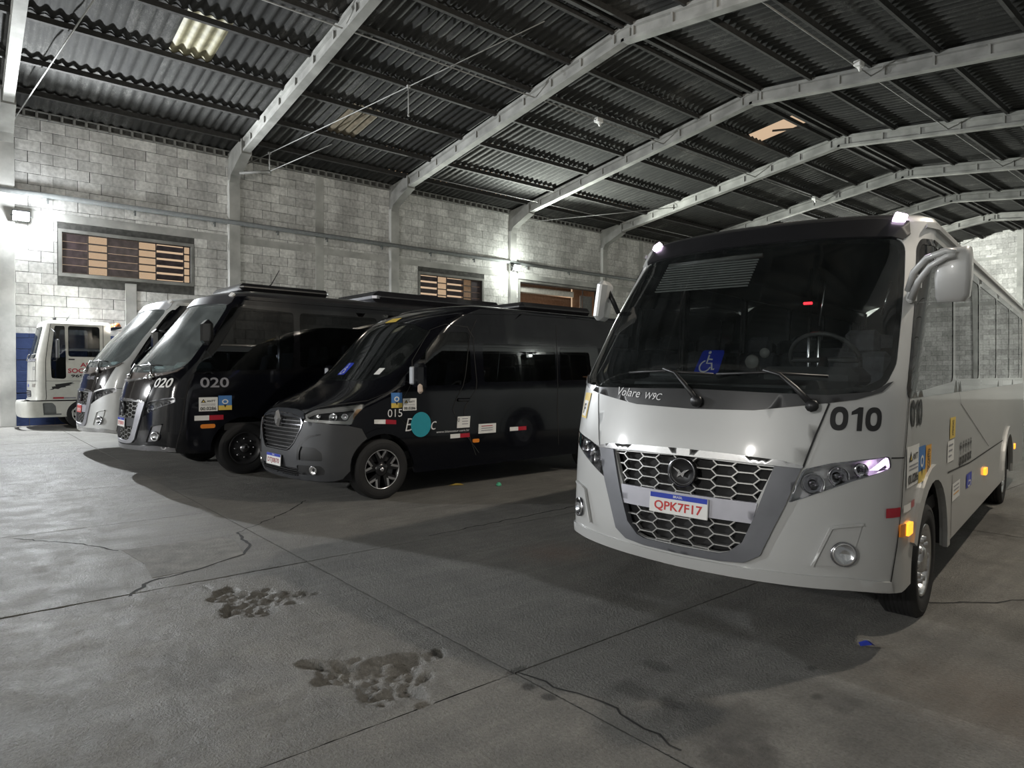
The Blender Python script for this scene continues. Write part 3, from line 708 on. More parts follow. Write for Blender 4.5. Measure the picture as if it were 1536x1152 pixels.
# ---- wall pipe and conduits
p = tag(empty('wall_pipe', (WX + .14, 0, 7.24)), 'long grey pipe running along the block wall on small brackets', 'pipe')
q = MB(); q.tube([(.06, -2, 0), (.06, 34, 0)], .085, 12); q.build('pipe', M_PIPE, p)
for y in (2.2, 4.63, 7.19, 9.49, 11.5, 14.0, 16.46, 18.9, 22.2, 25.23, 28.1):
    q = MB(); q.box((0, y, -.11), (.16, .05, .05)); q.box((.06, y, -.17), (.05, .05, .16)); q.build('bracket', M_PIPE, p)
def conduit(label, pts, r, boxes=(), m=M_CABLE, group=None, rods=()):
    q = MB(); q.tube(pts, r, 6); o = tag(q.build('conduit', m), label, 'conduit', group)
    for bx in boxes:
        q = MB(); q.box(bx, (.2, .3, .16), bev=.02); q.tube([(bx[0], bx[1], bx[2] - .06), (bx[0], bx[1] + .1, bx[2] - .16)], .05, 8); q.build('junction_box', M_WHITE, o)
    for (x, y, z, l) in rods:
        q = MB(); q.tube([(x, y, z), (x, y, z - l)], .018, 6); q.box((x, y, z), (.09, .09, .08)); q.tube([(x, y, z - l), (x, y, z - l - .06)], .03, 6); q.build('drop_rod', M_CABLE, o)
    return o
zc = roof_z(-16.3) - .42
conduit('lighting conduit under the left roof slope, with white junction boxes', [(-16.3, -10, zc), (-16.3, 54, zc)], .022, [(-16.3, 17.56, zc), (-16.3, 33.7, zc)])
conduit('lighting conduit under the right roof slope, with a white junction box', [(-8.6, -10, zc), (-8.6, 54, zc)], .022, [(-8.5, 20.2, zc)])
conduit('thin conduit along the wall top below the vent blocks', [(-23.6, Y0 + 2 * BAY, roof_z(-23.6) - .28), (-23.6, 40, roof_z(-23.6) - .28)], .016)
A = Vector((WX + .35, 8.3, 9.45)); B_ = Vector((-13.3, 12.2, 11.15)); mid_ = A.lerp(B_, .62); e0 = A.lerp(B_, .1)
diag = conduit('thin diagonal suspended cable from second frame with two drop rods', [A, mid_, B_], .016, rods=[(mid_.x, mid_.y, mid_.z, .85), (e0.x, e0.y, e0.z, .65)])
conduit('thin diagonal cable rising from the pillar at the far left', [(WX + .22, 1.3, 9.3), (-18.3, 2.6, 10.60)], .018)
conduit('thin diagonal cable between fourth and fifth frames', [(-25.4, Y0 + 3 * BAY + .1, 9.2), (-20.6, Y0 + 4 * BAY - .1, roof_z(-20.6) - .40)], .018)
q = MB(); q.tube([(e0.x, e0.y, e0.z - .65), (e0.x - .5, e0.y - .9, e0.z - .78)], .05, 8); q.tube([(e0.x, e0.y, e0.z - .65), (e0.x + 2.6, e0.y + 1.2, e0.z - .1)], .014, 6)
q.build('pipe_stub', M_CABLE, diag)

# ---- floodlights
M_FLOODLENS = mat('led_flood_lens', (.9, .95, .95), .3, emit=(.93, 1.0, .97), es=60, var=.01)
def floodlight(loc, label, rz):
    r = tag(empty('floodlight', loc, (0, 0, rz)), label, 'floodlight', 'wall floodlights')
    R = Matrix.Rotation(.5, 3, 'Y')
    q = MB(); q.box((0, 0, 0), (.1, .46, .34), bev=.02, rot=R)
    for i in range(6): q.box(R @ Vector((-.07, -.18 + i * .072, 0)), (.06, .015, .28), rot=R)
    q.build('housing', M_BLACKP, r)
    q = MB(); q.box(R @ Vector((.058, 0, 0)), (.02, .4, .28), bev=.008, rot=R); q.build('lens', M_FLOODLENS, r)
    q = MB(); q.tube([(-.02, .25, 0), (-.16, .25, .02), (-.16, -.25, .02), (-.02, -.25, 0)], .016, 6); q.box((-.2, 0, .02), (.1, .12, .12)); q.build('bracket', M_PIPE, r)
    return r
floodlight((WX + .42, 1.5, 6.47), 'glaring white floodlight on the pillar at the left edge of the wall', 0)
floodlight((WX + .42, Y0 + 3 * BAY - .02, 6.97), 'glaring greenish white floodlight on the fourth pillar above the van', 0)
floodlight((WX + .42, Y0 + 6 * BAY, 6.87), 'unseen added floodlight on the seventh pillar, screened by the silver minibus', 0)  # unseen fixture added for the lamp that brightens the end wall
# ================================================================== VEHICLES
def wheel(parent, loc, R, wd, style, out=1, name='wheel'):
    # axle along x; out=+1 outer face to +x
    w = wd / 2
    q = MB(); prof = [(R * .62, -w * .8), (R * .80, -w), (R * .93, -w * .98), (R * .985, -w * .8)]
    for i in range(-3, 4): prof += [(R, w * .22 * i - .012), (R, w * .22 * i + .012), (R * .972, w * .22 * i + .016), (R * .972, w * .22 * (i + 1) - .016)] if i < 3 else [(R, w * .22 * i - .012), (R, w * .22 * i + .012)]
    prof += [(R * .985, w * .8), (R * .93, w * .98), (R * .80, w), (R * .70, w * .96), (R * .62, w * .8)]
    q.lathe(prof, n=48); q.lathe([(R * .86, w * 1.0), (R * .87, w * 1.012), (R * .885, w * 1.0)], n=48)
    t = q.build(name, M_RUBBER, parent, loc=loc, rot=(0, 0, 0 if out > 0 else PI))
    q = MB()
    if style in ('chrome', 'truck'):
        q.lathe([(R * .63, w * .84), (R * .62, w * .92), (R * .585, w * .86), (R * .56, w * .5), (R * .54, w * .1), (R * .47, -w * .05), (R * .36, w * .22), (R * .30, w * .42), (R * .24, w * .42)], n=40)
        m = M_CHROME if style == 'chrome' else M_WHITE
        q.build('rim', m, t)
        q = MB(); q.lathe([(R * .25, w * .4), (R * .25, w * .75), (R * .19, w * .95), (R * .1, w * 1.0), (.0, w * 1.0)], n=24); q.build('hub', m, t)
        for i in range(10 if style == 'chrome' else 6):
            a = 2 * PI * i / (10 if style == 'chrome' else 6); q = MB(); q.lathe([(.028, w * .35), (.028, w * .62), (.02, w * .9), (.0, w * .92)], (0, R * .36 * math.cos(a), R * .36 * math.sin(a)), n=8); q.build('lug_nut', m, t)
        q = MB()
        for i in range(8):
            a = 2 * PI * (i + .5) / 8; q.lathe([(.036, -.004), (.03, .006), (.0, .006)], (w * .08, R * .5 * math.cos(a), R * .5 * math.sin(a)), n=10)
        tag(q.build('vent_holes', M_SEAM, t), kind='stuff')
    elif style == 'dark':
        q.lathe([(R * .63, w * .84), (R * .62, w * .92), (R * .58, w * .8), (R * .5, w * .3), (R * .36, w * .45), (R * .2, w * .5), (0, w * .5)], n=36); q.build('rim', mat('black_wheel_paint', (.03, .03, .032), .4, var=.1), t)
        q = MB(); q.lathe([(R * .2, w * .5), (R * .18, w * .8), (0, w * .85)], n=20); q.build('hub', M_DKCHROME, t)
        for i in range(8):
            a = 2 * PI * i / 8; q = MB(); q.lathe([(.022, w * .4), (.02, w * .62), (0, w * .64)], (0, R * .36 * math.cos(a), R * .36 * math.sin(a)), n=8); q.build('lug_nut', M_DKCHROME, t)
    else:
        mb = mat('gloss_black_alloy', (.012, .012, .014), .25, coat=.6, var=.1); ms = mat('machined_alloy', (.75, .75, .77), .25, .9, var=.05)
        q.lathe([(R * .66, w * .84), (R * .655, w * .94), (R * .62, w * .88), (R * .60, w * .3), (R * .55, w * .0), (0, w * .0)], n=40); q.build('rim', mb, t)
        q = MB(); q.lathe([(R * .655, w * .945), (R * .64, w * .96), (R * .625, w * .9)], n=48); q.build('rim_lip', ms, t)
        for i in range(5):
            a = 2 * PI * i / 5 + .35
            q = MB()
            for sgn in (-1, 1):
                p0 = Vector((w * .75, R * .2 * math.cos(a), R * .2 * math.sin(a))); p1 = Vector((w * .85, R * .62 * math.cos(a + sgn * .27), R * .62 * math.sin(a + sgn * .27)))
                d_ = (p1 - p0).normalized(); nrm = Vector((1, 0, 0)); s_ = d_.cross(nrm).normalized()
                for (c0, c1, off, wdh) in ((p0, p1, 0, .035),):
                    V = [c0 + s_ * wdh * .8 + nrm * off, c0 - s_ * wdh * .8 + nrm * off, c1 - s_ * wdh + nrm * off, c1 + s_ * wdh + nrm * off]; V += [v - nrm * .06 for v in V]
                    q.add(V, [(0, 1, 2, 3), (4, 7, 6, 5), (0, 4, 5, 1), (1, 5, 6, 2), (2, 6, 7, 3), (3, 7, 4, 0)])
            q.build('spoke', mb, t)
            q = MB()
            for sgn in (-1, 1):
                p0 = Vector((w * .78, R * .36 * math.cos(a), R * .36 * math.sin(a))); p1 = Vector((w * .885, R * .62 * math.cos(a + sgn * .27), R * .62 * math.sin(a + sgn * .27)))
                d_ = (p1 - p0).normalized(); nrm = Vector((1, 0, 0)); s_ = d_.cross(nrm).normalized(); V = [p0 + s_ * .014, p0 - s_ * .014, p1 - s_ * .012, p1 + s_ * .012]; V += [v - nrm * .03 for v in V]
                q.add(V, [(0, 1, 2, 3), (4, 7, 6, 5), (0, 4, 5, 1), (1, 5, 6, 2), (2, 6, 7, 3), (3, 7, 4, 0)])
            q.build('spoke_face', ms, t)
        q = MB(); q.lathe([(R * .24, w * .5), (R * .22, w * .85), (R * .1, w * .9), (0, w * .9)], n=24); q.build('hub', mb, t)
        q = MB(); q.lathe([(R * .07, w * .9), (R * .06, w * .95), (0, w * .96)], n=12); q.build('hub_badge', ms, t)
    return t
def hex_grille(name, skin, poly, m, parent, cw=.165, chh=.064, bar=.0075, off=.0, depth=.03, res=1):
    # flattened hexagon lattice clipped to poly
    q = MB(); P = np.array(poly); s0, s1 = P[:, 0].min(), P[:, 0].max(); z0, z1 = P[:, 1].min(), P[:, 1].max()
    a = cw * .28; edges = set(); hw = cw / 2
    for j in range(-1, int((z1 - z0) / (chh / 2)) + 3):
        zc = z1 - j * chh / 2; n = int((s1 - s0) / (cw * 1.0)) + 4; sh = (j % 2) * (hw + a) 
        for i in range(-n, n + 1):
            c = i * 2 * (hw + a) + sh
            if j % 2 == 0 or True:
                pts = [(c - hw + 0 * a, zc), (c - a, zc + chh / 2), (c + a, zc + chh / 2), (c + hw, zc), (c + a, zc - chh / 2), (c - a, zc - chh / 2)]
                for k in range(6):
                    e = tuple(sorted(((round(pts[k][0], 4), round(pts[k][1], 4)), (round(pts[(k + 1) % 6][0], 4), round(pts[(k + 1) % 6][1], 4))))); edges.add(e)
    segs = []
    for e in sorted(edges):
        A, B = np.array(e[0]), np.array(e[1]); t = np.linspace(0, 1, 13); Q = A + (B - A) * t[:, None]; ins = pip(Q, poly)
        if not ins.any(): continue
        i0, i1 = np.argmax(ins), 12 - np.argmax(ins[::-1])
        if i1 > i0: segs.append((Q[i0], Q[i1]))
    for A, B in segs:
        d = B - A; L_ = np.hypot(*d); n = np.array([-d[1], d[0]]) / L_ * bar / 2
        c4 = np.array([A - n, B - n, B + n, A + n]); F1 = skin.pt(c4[:, 0], c4[:, 1], off); n2 = n * 1.5; c5 = np.array([A - n2, B - n2, B + n2, A + n2]); F2 = skin.pt(c5[:, 0], c5[:, 1], off - depth)
        q.add(list(F1) + list(F2), [(0, 1, 2, 3), (0, 4, 5, 1), (2, 6, 7, 3), (1, 5, 6, 2), (3, 7, 4, 0)])
    return q.build(name, m, parent)
def plate(parent, skin, s0, z0, w, h, body, ink, name='licence_plate', out=.016, base=None):
    c = skin.pt(np.array([s0]), np.array([z0]), out)[0]
    # flat plate hung on the nose
    q = MB(); q.box((0, 0, 0), (w, .008, h), bev=.004); o = q.build(name, base or M_WHITE, parent, loc=tuple(c), rot=(-.06, 0, 0))
    if base is None:
        q = MB(); q.box((0, -.005, h * .38), (w - .012, .004, h * .24)); q.build('blue_band', M_PLATEBLUE, o)
    V, F = text_geo(body, .02, 0, 1.0); k = (w * .82) / V[:, 0].max(); hh = h * .52
    obj('plate_number', mesh('plate_number', [(-w * .41 + v[0] * k, -.0052, -h * .40 + v[1] * hh) for v in V], F, ink), o)
    V, F = text_geo('BRASIL', .01); k = h * .12
    obj('plate_country', mesh('plate_country', [(-.5 * V[:, 0].max() * k + v[0] * k, -.0078, h * .33 + v[1] * k) for v in V], F, M_WHITE), o)
    return o
def seat(parent, x, y, m=None, hgt=1.0, z=.75):
    q = MB(); q.box((0, 0, .12), (.46, .46, .14), bev=.05); q.box((0, .25, .5), (.46, .12, .72), bev=.05, rot=Matrix.Rotation(-.2, 3, 'X')); q.box((0, .36, .93), (.26, .09, .2), bev=.04); q.box((0, 0, -.15), (.3, .3, .4))
    return q.build('seat', m or M_SEAT, parent, loc=(x, y, z))
def wheelchair_sign(parent, skin, s0, z0, w, h, off, slant=0):
    o = panel('wheelchair_sticker', skin, rounded([(s0 + slant, z0), (s0 + w, z0), (s0 + w - slant * .5, z0 + h), (s0 + slant * 1.4, z0 + h)], .02), M_HANDI, parent, off, 0, res=.04)
    cx, cz, r = s0 + w * .46, z0 + h * .30, h * .24; q = MB()
    def st(pts, wd_):
        P = strip(pts, wd_); n = len(P) // 2; V = skin.pt(np.array([p[0] for p in P]), np.array([p[1] for p in P]), off + .004)
        q.add(V, [(i, i + 1, 2 * n - 2 - i, 2 * n - 1 - i) for i in range(n - 1)])
    st([(cx + r * math.cos(a), cz + r * math.sin(a)) for a in np.linspace(1.9, 2 * PI - .15, 16)], h * .06)
    st([(cx + .0, z0 + h * .78), (cx + h * .02, z0 + h * .42), (cx + h * .24, z0 + h * .42), (cx + h * .34, z0 + h * .16), (cx + h * .44, z0 + h * .18)], h * .07)
    st([(cx + .01 * h, z0 + h * .6), (cx + h * .22, z0 + h * .58)], h * .06)
    C = circle((cx - .01 * h, z0 + h * .88), h * .065, 10); V = skin.pt(np.array([p[0] for p in C]), np.array([p[1] for p in C]), off + .004); q.add(V, [tuple(range(10))])
    q.build('wheelchair_symbol', M_WHITE, o); return o
def permit(parent, skin, y, z, w, h, blue='right', lines=('ANTT', '00.0286')):
    # white permit sticker with triangle mark and number; (y,z) top-left on the vehicle's left side
    s0 = skin.sy(y, z); s1 = skin.sy(y + w, z)
    o = panel('permit_sticker', skin, rect(s0, z - h, s1, z), M_WHITE, parent, .004, 0, res=.08)
    ww = s1 - s0
    words('permit_name', skin, s0 + ww * .42, z - h * .36, h * .16, lines[0], M_INK, o, ww * .45, .02, off=.006)
    t = [(s0 + ww * .1, z - h * .38), (s0 + ww * .38, z - h * .38), (s0 + ww * .24, z - h * .12)]; P = skin.pt(np.array([p[0] for p in t]), np.array([p[1] for p in t]), .006); obj('permit_triangle', mesh('permit_triangle', P, [(0, 1, 2)], M_INK), o)
    t = [(s0 + ww * .18, z - h * .34), (s0 + ww * .30, z - h * .34), (s0 + ww * .24, z - h * .22)]; P = skin.pt(np.array([p[0] for p in t]), np.array([p[1] for p in t]), .0075); obj('permit_triangle', mesh('permit_triangle', P, [(0, 1, 2)], M_YELLOW), o)
    q = MB()
    for k in range(2):
        r_ = rect(s0 + ww * .12, z - h * (.47 + k * .09), s0 + ww * .88, z - h * (.50 + k * .09)); q.add(skin.pt(np.array([p[0] for p in r_]), np.array([p[1] for p in r_]), .006), [(3, 2, 1, 0)[::-1]])
    q.build('permit_lines', M_GREYVINYL, o)
    words('permit_number', skin, s0 + ww * .08, z - h * .93, h * .24, lines[1], M_INK, o, ww * .84, .02, off=.006)
    return o
def tourism(parent, skin, y, z, w, h):
    s0 = skin.sy(y, z); s1 = skin.sy(y + w, z); ww = s1 - s0
    o = panel('blue_tourism_sticker', skin, rect(s0, z - h, s1, z), M_SKYBLUE, parent, .004, 0, res=.08)
    r_ = rect(s0, z - h, s1, z - h * .68); P = skin.pt(np.array([p[0] for p in r_]), np.array([p[1] for p in r_]), .006); obj('sand_band', mesh('sand_band', P, [(0, 1, 2, 3)], M_YELLOW), o)
    C = circle((s0 + ww * .5, z - h * .42), ww * .24, 14, h * .17); P = skin.pt(np.array([p[0] for p in C]), np.array([p[1] for p in C]), .006); D = circle((s0 + ww * .5, z - h * .42), ww * .14, 14, h * .1); P2 = skin.pt(np.array([p[0] for p in D]), np.array([p[1] for p in D]), .006)
    obj('emblem_ring', mesh('emblem_ring', list(P) + list(P2), [(i, (i + 1) % 14, 14 + (i + 1) % 14, 14 + i) for i in range(14)], M_WHITE), o)
    t = [(s0 + ww * .38, z - h * .62), (s0 + ww * .5, z - h * .84), (s0 + ww * .62, z - h * .62)]; P = skin.pt(np.array([p[0] for p in t]), np.array([p[1] for p in t]), .0065); obj('emblem_point', mesh('emblem_point', P, [(0, 1, 2)], M_INK), o)
    return o
def reflector(parent, skin, y, z, w, h, first='white', slope=0):
    ss = [skin.sy(y + w * t, z) for t in (0, .5, 1)]
    for i, nm in enumerate(('white', 'red') if first == 'white' else ('red', 'white')):
        panel('%s_reflector' % nm, skin, rect(ss[i], z - h, ss[i + 1], z), M_WHITE if nm == 'white' else M_RED, parent, .005, 0, res=.1)

def minibus(label, pose, k, roll, body, hood, visor, cfg):
    n, D = cfg.get('n', 2.28), cfg.get('D', .605); rr = cfg.get('r', (.17, .62, 1.10))
    LEN = cfg.get('len', 9.0)
    sk = Skin(1.13, n, D, [.2, .45, .55, .9, 1.15, 1.4, 1.55, 2.0, 2.5, 2.68, 3.0], [.10, .06, .055, .07, .09, .15, rr[0] + .02, rr[1] - .06, rr[2] - .08, rr[2] + .06, rr[2] + .3], 2.2, LEN)
    base = Skin(1.13, 2.28, .605, [.3, 3], [0, 0], 2.2, LEN)
    def cs(s):   # nose coordinate measured on the silver bus -> this plan outline
        x1 = np.interp(min(abs(s), 1.05), base.s, base.x); r = sk.sx(x1); r += max(0, abs(s) - 1.05); return math.copysign(r, s)
    def H(pts): return [(cs(s), z) for s, z in pts]
    b = tag(empty('minibus', (pose[0], pose[1], 0), (0, roll, pose[2])), label, 'bus'); b.scale = (k, k, k)
    ZB, ZT = .36, 2.66
    wind = [(0, 1.515), (.47, 1.505), (.8, 1.502), (1.03, 1.525), (1.12, 1.575), (1.165, 1.69), (1.15, 1.85), (1.136, 2.0), (1.1, 2.25), (1.06, 2.46), (1.02, 2.52), (.95, 2.545), (.5, 2.56), (0, 2.565)]
    W_ = mirror(H(wind)); Wf = rounded(W_, .03, 3)
    # side window band, left (+) and right (-)
    def sidewin(sg, y0, y1, z0=1.53, z1=2.47, front=False):
        if front: p = [(cs(1.345), 1.52), (sk.sy(2.2, 1.6), 1.58), (sk.sy(2.2, 2.46), 2.46), (cs(1.19), 2.49), (cs(1.175), 2.44), (cs(1.265), 2.0)]
        else: p = [(sk.sy(y0, z0), z0), (sk.sy(y1, z0), z0), (sk.sy(y1, z1), z1), (sk.sy(y0, z1), z1)]
        return rounded([(sg * s, z) for s, z in p], .07)
    FA, RA = cfg.get('arch', (1.40, .60)), (LEN - 2.35, .56)
    def arch(c, r, sg): return [(sg * sk.sy(c + r * math.cos(a), .5), .38 + (r * .93) * math.sin(a)) for a in np.linspace(0, PI, 15)] + [(sg * sk.sy(c - r * .97, .3), .1), (sg * sk.sy(c + r * .97, .3), .1)]
    wins = []
    ys = [2.3, 3.75, 5.2, 6.65, 8.1, LEN - .35]
    for sg in (1, -1):
        wins.append((sg, sidewin(sg, 0, 0, front=True)))
        for a, c in zip(ys[:-1], ys[1:]): wins.append((sg, sidewin(sg, a, c - .06, 1.60, 2.46)))
    gr_u = H([(0, .86), (.455, .86), (.545, 1.078), (0, 1.095)]); gr_l = H([(0, .535), (.25, .538), (.32, .556), (.39, .625), (.44, .738), (0, .738)])
    GU, GL = mirror(gr_u), mirror(gr_l)
    hl = [(.628, .878), (.70, 1.078), (.842, 1.121), (1.0, 1.147), (1.181, 1.166), (1.20, 1.10), (1.08, 1.062), (.963, 1.025), (.8, .955)]
    HL = {sg: [(sg * s, z) for s, z in rounded(H(hl), .02, 3)] for sg in (1, -1)}
    fogc = (cs(.926), .618)
    smax = sk.smax; holes = [Wf, GU, GL] + [w for _, w in wins] + [HL[1], HL[-1]] + [arch(*FA, 1), arch(*FA, -1), arch(*RA, 1), arch(*RA, -1)]
    front = H([(-1.35, .37), (-.95, .415), (0, .40), (.95, .415), (1.35, .37)])
    outer = [(-smax, ZB)] + front + [(smax, ZB), (smax, ZT), (-smax, ZT)]
    gs = np.concatenate([-np.arange(2.4, smax, .35)[::-1], np.arange(-2.3, 2.31, .07), np.arange(2.4, smax, .35)]); gz = np.arange(ZB + .04, ZT, .075)
    panel('body_shell', sk, outer, body, b, 0, .03, holes, .07, (gs, gz))
    # roof dome
    sgrid = np.concatenate([np.linspace(-smax, -2.2, 10)[:-1], np.linspace(-2.2, 2.2, 61), np.linspace(2.2, smax, 10)[1:]]); V = []; nt = 9; hr = .17
    edge = sk.pt(sgrid, np.full_like(sgrid, ZT))
    y_front = edge[:, 1].min()
    for t in np.linspace(0, PI / 2, nt):
        g = 1 - math.cos(t); e = edge.copy(); sp = np.stack([0 * e[:, 0], np.maximum(e[:, 1], y_front + 1.1) , 0 * e[:, 0]], 1)
        P = np.stack([e[:, 0] * (1 - g), e[:, 1] + (sp[:, 1] - e[:, 1]) * g, ZT + hr * math.sin(t) + 0 * g + 0 * e[:, 0]], 1); V += list(P)
    m_ = len(sgrid); F = [(i * m_ + j, i * m_ + j + 1, (i + 1) * m_ + j + 1, (i + 1) * m_ + j) for i in range(nt - 1) for j in range(m_ - 1)]
    rm = mesh('roof', V, F, [cfg.get('roof', body), visor], True); lim = cs(1.0)
    rm.polygons.foreach_set('material_index', [1 if abs((sgrid[j] + sgrid[j + 1]) / 2) < lim else 0 for i in range(nt - 1) for j in range(m_ - 1)])
    obj('roof', rm, b)
    q = MB(); q.add([(-1.1, LEN, ZB), (1.1, LEN, ZB), (1.08, LEN, 2.6), (.8, LEN, 2.82), (-.8, LEN, 2.82), (-1.08, LEN, 2.6)], [(0, 1, 2, 3, 4, 5)]); q.build('rear_panel', body, b)
    # floor pan and inner wheel tubs
    q = MB(); q.box((0, LEN / 2 + .55, .72), (2.16, LEN - 1.2, .1)); q.box((0, LEN / 2, .48), (.9, LEN - 1.6, .4)); q.box((0, .75, .55), (1.5, .7, .3)); q.build('underbody', M_DARKIN, b)
    for sg in (1, -1):
        for (c, r) in (FA, RA):
            q = MB(); aa = np.linspace(0, PI, 15); Vt = []
            for xx in (1.115, .66): Vt += [(sg * xx, c + r * 1.03 * math.cos(a), .38 + r * .955 * math.sin(a)) for a in aa]
            q.add(Vt, [(i, i + 1, 16 + i, 15 + i) for i in range(14)]); q.add(Vt[15:], [tuple(range(15))]); q.build('wheel_tub', M_BLACKP, b)
    # nose: cowl, hood, chrome strip, U frame, bar, grilles
    cowl_lo = [(0, 1.39), (.4, 1.40), (.79, 1.456), (.95, 1.482), (1.09, 1.525), (1.155, 1.585)]
    half = H(cowl_lo) + [(s, z) for s, z in reversed(H(wind)[:5])]
    panel('cowl', sk, mirror(half), cfg.get('cowl', mat('cowl_black', (.035, .036, .038), .3, coat=.3, var=.1)), b, .012, .03)
    hood_half = H([(0, 1.142), (.3, 1.135), (.58, 1.12), (.695, 1.098), (.80, 1.45)]) + H(list(reversed(cowl_lo[:3])))
    panel('hood', sk, mirror(hood_half), hood, b, .006, .02)
    for sg in (1, -1):
        panel('panel_gap_or_reflection', sk, [(sg * s, z) for s, z in strip(H([(.806, 1.455), (.75, 1.27), (.70, 1.09)]), .010)], M_SEAM, b, .008, 0)
        panel('panel_gap_or_reflection', sk, [(sg * s, z) for s, z in strip(H([(1.334, 1.5), (1.32, 1.2), (1.305, .88), (1.27, .65), (1.218, .43)]), .010)], M_SEAM, b, .003, 0)
        panel('panel_gap_or_reflection', sk, [(sg * s, z) for s, z in strip([(cs(1.19), 1.155), (cs(1.31), 1.152)], .008)], M_SEAM, b, .003, 0)
    ch = H([(0, 1.098), (.3, 1.098), (.692, 1.084), (.70, 1.097), (.58, 1.122), (.3, 1.136), (0, 1.142)]); panel('chrome_strip', sk, mirror(ch), M_CHROME, b, .022, .03, res=.04)
    uo = H([(0, .487), (.25, .490), (.40, .506), (.49, .56), (.56, .735), (.615, .866), (.69, 1.085)]); ui = H([(.547, 1.085), (.455, .79), (.39, .625), (.31, .553), (.25, .535), (0, .53)])
    half_u = uo + ui
    U = uo + ui + [(-s, z) for s, z in reversed(ui[:-1])] + [(-s, z) for s, z in reversed(uo)][:-1]
    panel('grille_surround', sk, U, cfg.get('uframe', mat('graphite_surround', (.15, .155, .17), .4, .4, var=.06)), b, .018, .05, res=.045)
    panel('grille_bar', sk, mirror(H([(0, .738), (.44, .738), (.465, .862), (0, .862)])), cfg.get('bar', mat('silver_bar', (.45, .45, .50), .4, .3, var=.05)), b, .008, .04, res=.05)
    for nm, g in (('upper_grille', GU), ('lower_grille', GL)):
        gb = panel('grille_backing', sk, g, mat('grille_black', (.008, .008, .009), .7, var=.2), b, -.06, 0, res=.06)
        hex_grille(nm, sk, g, cfg.get('grille', mat('grille_silver', (.42, .42, .41), .35, .7, var=.1)), b, off=-.012)
    # emblem
    q = MB(); C0 = sk.pt(np.array([0.0]), np.array([.997]), .0)[0]
    q.lathe([(.088, -.02), (.092, .012), (.078, .022), (.074, .012), (.0, .012)], tuple(C0 + np.array([0, 0, 0])), 'Y', 28, R=Matrix.Rotation(PI, 3, 'Z')); e = q.build('emblem', M_BLACKP, b); e.scale = (1, 1, 1)
    q = MB(); A = [(-.06, .03), (-.015, .012), (.0, -.005), (.02, .012), (.055, .022), (.02, -.006), (.012, -.03), (-.004, -.018), (-.03, -.034), (-.02, -.004)]
    q.prism(A, .012, tuple(C0 + np.array([0, -.03, 0])), ((1, 0, 0), (0, 0, 1), (0, 1, 0))); q.build('emblem_bird', M_CHROME, e)
    q = MB(); q.lathe([(.09, 0), (.094, .008), (.086, .008)], tuple(C0 + np.array([0, -.022, 0])), 'Y', 28, R=Matrix.Rotation(PI, 3, 'Z')); q.build('emblem_ring', M_DKCHROME, e)
    # lights
    for sg in (1, -1):
        h = panel('headlight', sk, HL[sg], mat('headlight_bowl', (.55, .55, .56), .38, .7, var=.08), b, -.085, 0, res=.05)
        panel('headlight_rim', sk, strip_ring(HL[sg], .012), M_DKCHROME, b, .0, .09, [HLin(HL[sg], .012)], res=.04)
        for (s, z, r) in ((.76, .995, .058), (.90, 1.045, .052), (1.03, 1.085, .036)):
            c = sk.pt(np.array([sg * cs(s)]), np.array([z]), -.055)[0]
            dirn = sk.pt(np.array([sg * cs(s)]), np.array([z]), .1)[0] - c; Rm = Vector(dirn).normalized().to_track_quat('Y', 'Z').to_matrix()
            q = MB(); q.lathe([(.0, -.03), (r * .5, -.024), (r * .85, -.005), (r, .02), (r * 1.08, .022), (r * 1.1, .0)], tuple(c), 'Y', 20, R=Rm); q.build('lamp_bowl', M_BULB, h)
            q = MB(); q.lathe([(r * .3, -.02), (r * .32, .018), (r * .2, .03), (0, .034)], tuple(c), 'Y', 14, R=Rm); q.build('lamp_bulb', M_DKCHROME, h)
        if cfg.get('drl') and sg > 0:
            panel('daylight_lamp', sk, [(sg * s, z) for s, z in H([(1.075, 1.085), (1.17, 1.15), (1.185, 1.115), (1.13, 1.085)])], mat('led_violet_daylight', (.8, .7, .9), .3, emit=(.92, .66, 1.0), es=4.2, var=.02), h, -.03, 0, res=.05)
        panel('headlight_lens', sk, HL[sg], M_LAMPLENS, b, .004, 0, res=.06)
        # fog lamp in its recess
        rec = [(sg * s, z) for s, z in H([(.768, .538), (.857, .752), (.90, .765), (1.023, .782), (.965, .553)])]
        panel('fog_recess', sk, rec, cfg.get('recess', body), b, -.004 if False else .008, .012, res=.05)
        panel('fog_recess_edge', sk, [(sg * s, z) for s, z in strip(H([(.765, .538), (.855, .757), (.9, .771), (1.023, .788)]), .014)], cfg.get('recess2', body), b, .022, .02, res=.05)
        c = sk.pt(np.array([sg * fogc[0]]), np.array([fogc[1]]), .012)[0]; dirn = sk.pt(np.array([sg * fogc[0]]), np.array([fogc[1]]), .2)[0] - c; Rm = Vector(dirn).normalized().to_track_quat('Y', 'Z').to_matrix()
        q = MB(); q.lathe([(0, -.004), (.036, .0), (.052, .014), (.061, .018), (.065, .004), (.065, -.03)], tuple(c), 'Y', 24, R=Rm); f = q.build('fog_lamp', M_BULB, b)
        q = MB(); q.lathe([(.054, .016), (.03, .024), (0, .026)], tuple(c), 'Y', 20, R=Rm); q.build('fog_lens', M_LAMPLENS, f)
        q = MB(); q.lathe([(.061, .01), (.068, .016), (.07, .0)], tuple(c), 'Y', 24, R=Rm); q.build('fog_ring', M_DKCHROME, f)
        # marker lamps at the roof corners
        ms = panel('marker_lamp', sk, rounded([(sg * cs(s), z) for s, z in ((.925, 2.655), (1.02, 2.645), (1.03, 2.69), (.94, 2.715))], .015), M_PURPLE if cfg.get('drl') else M_WHITE, b, .03, .03, res=.05)
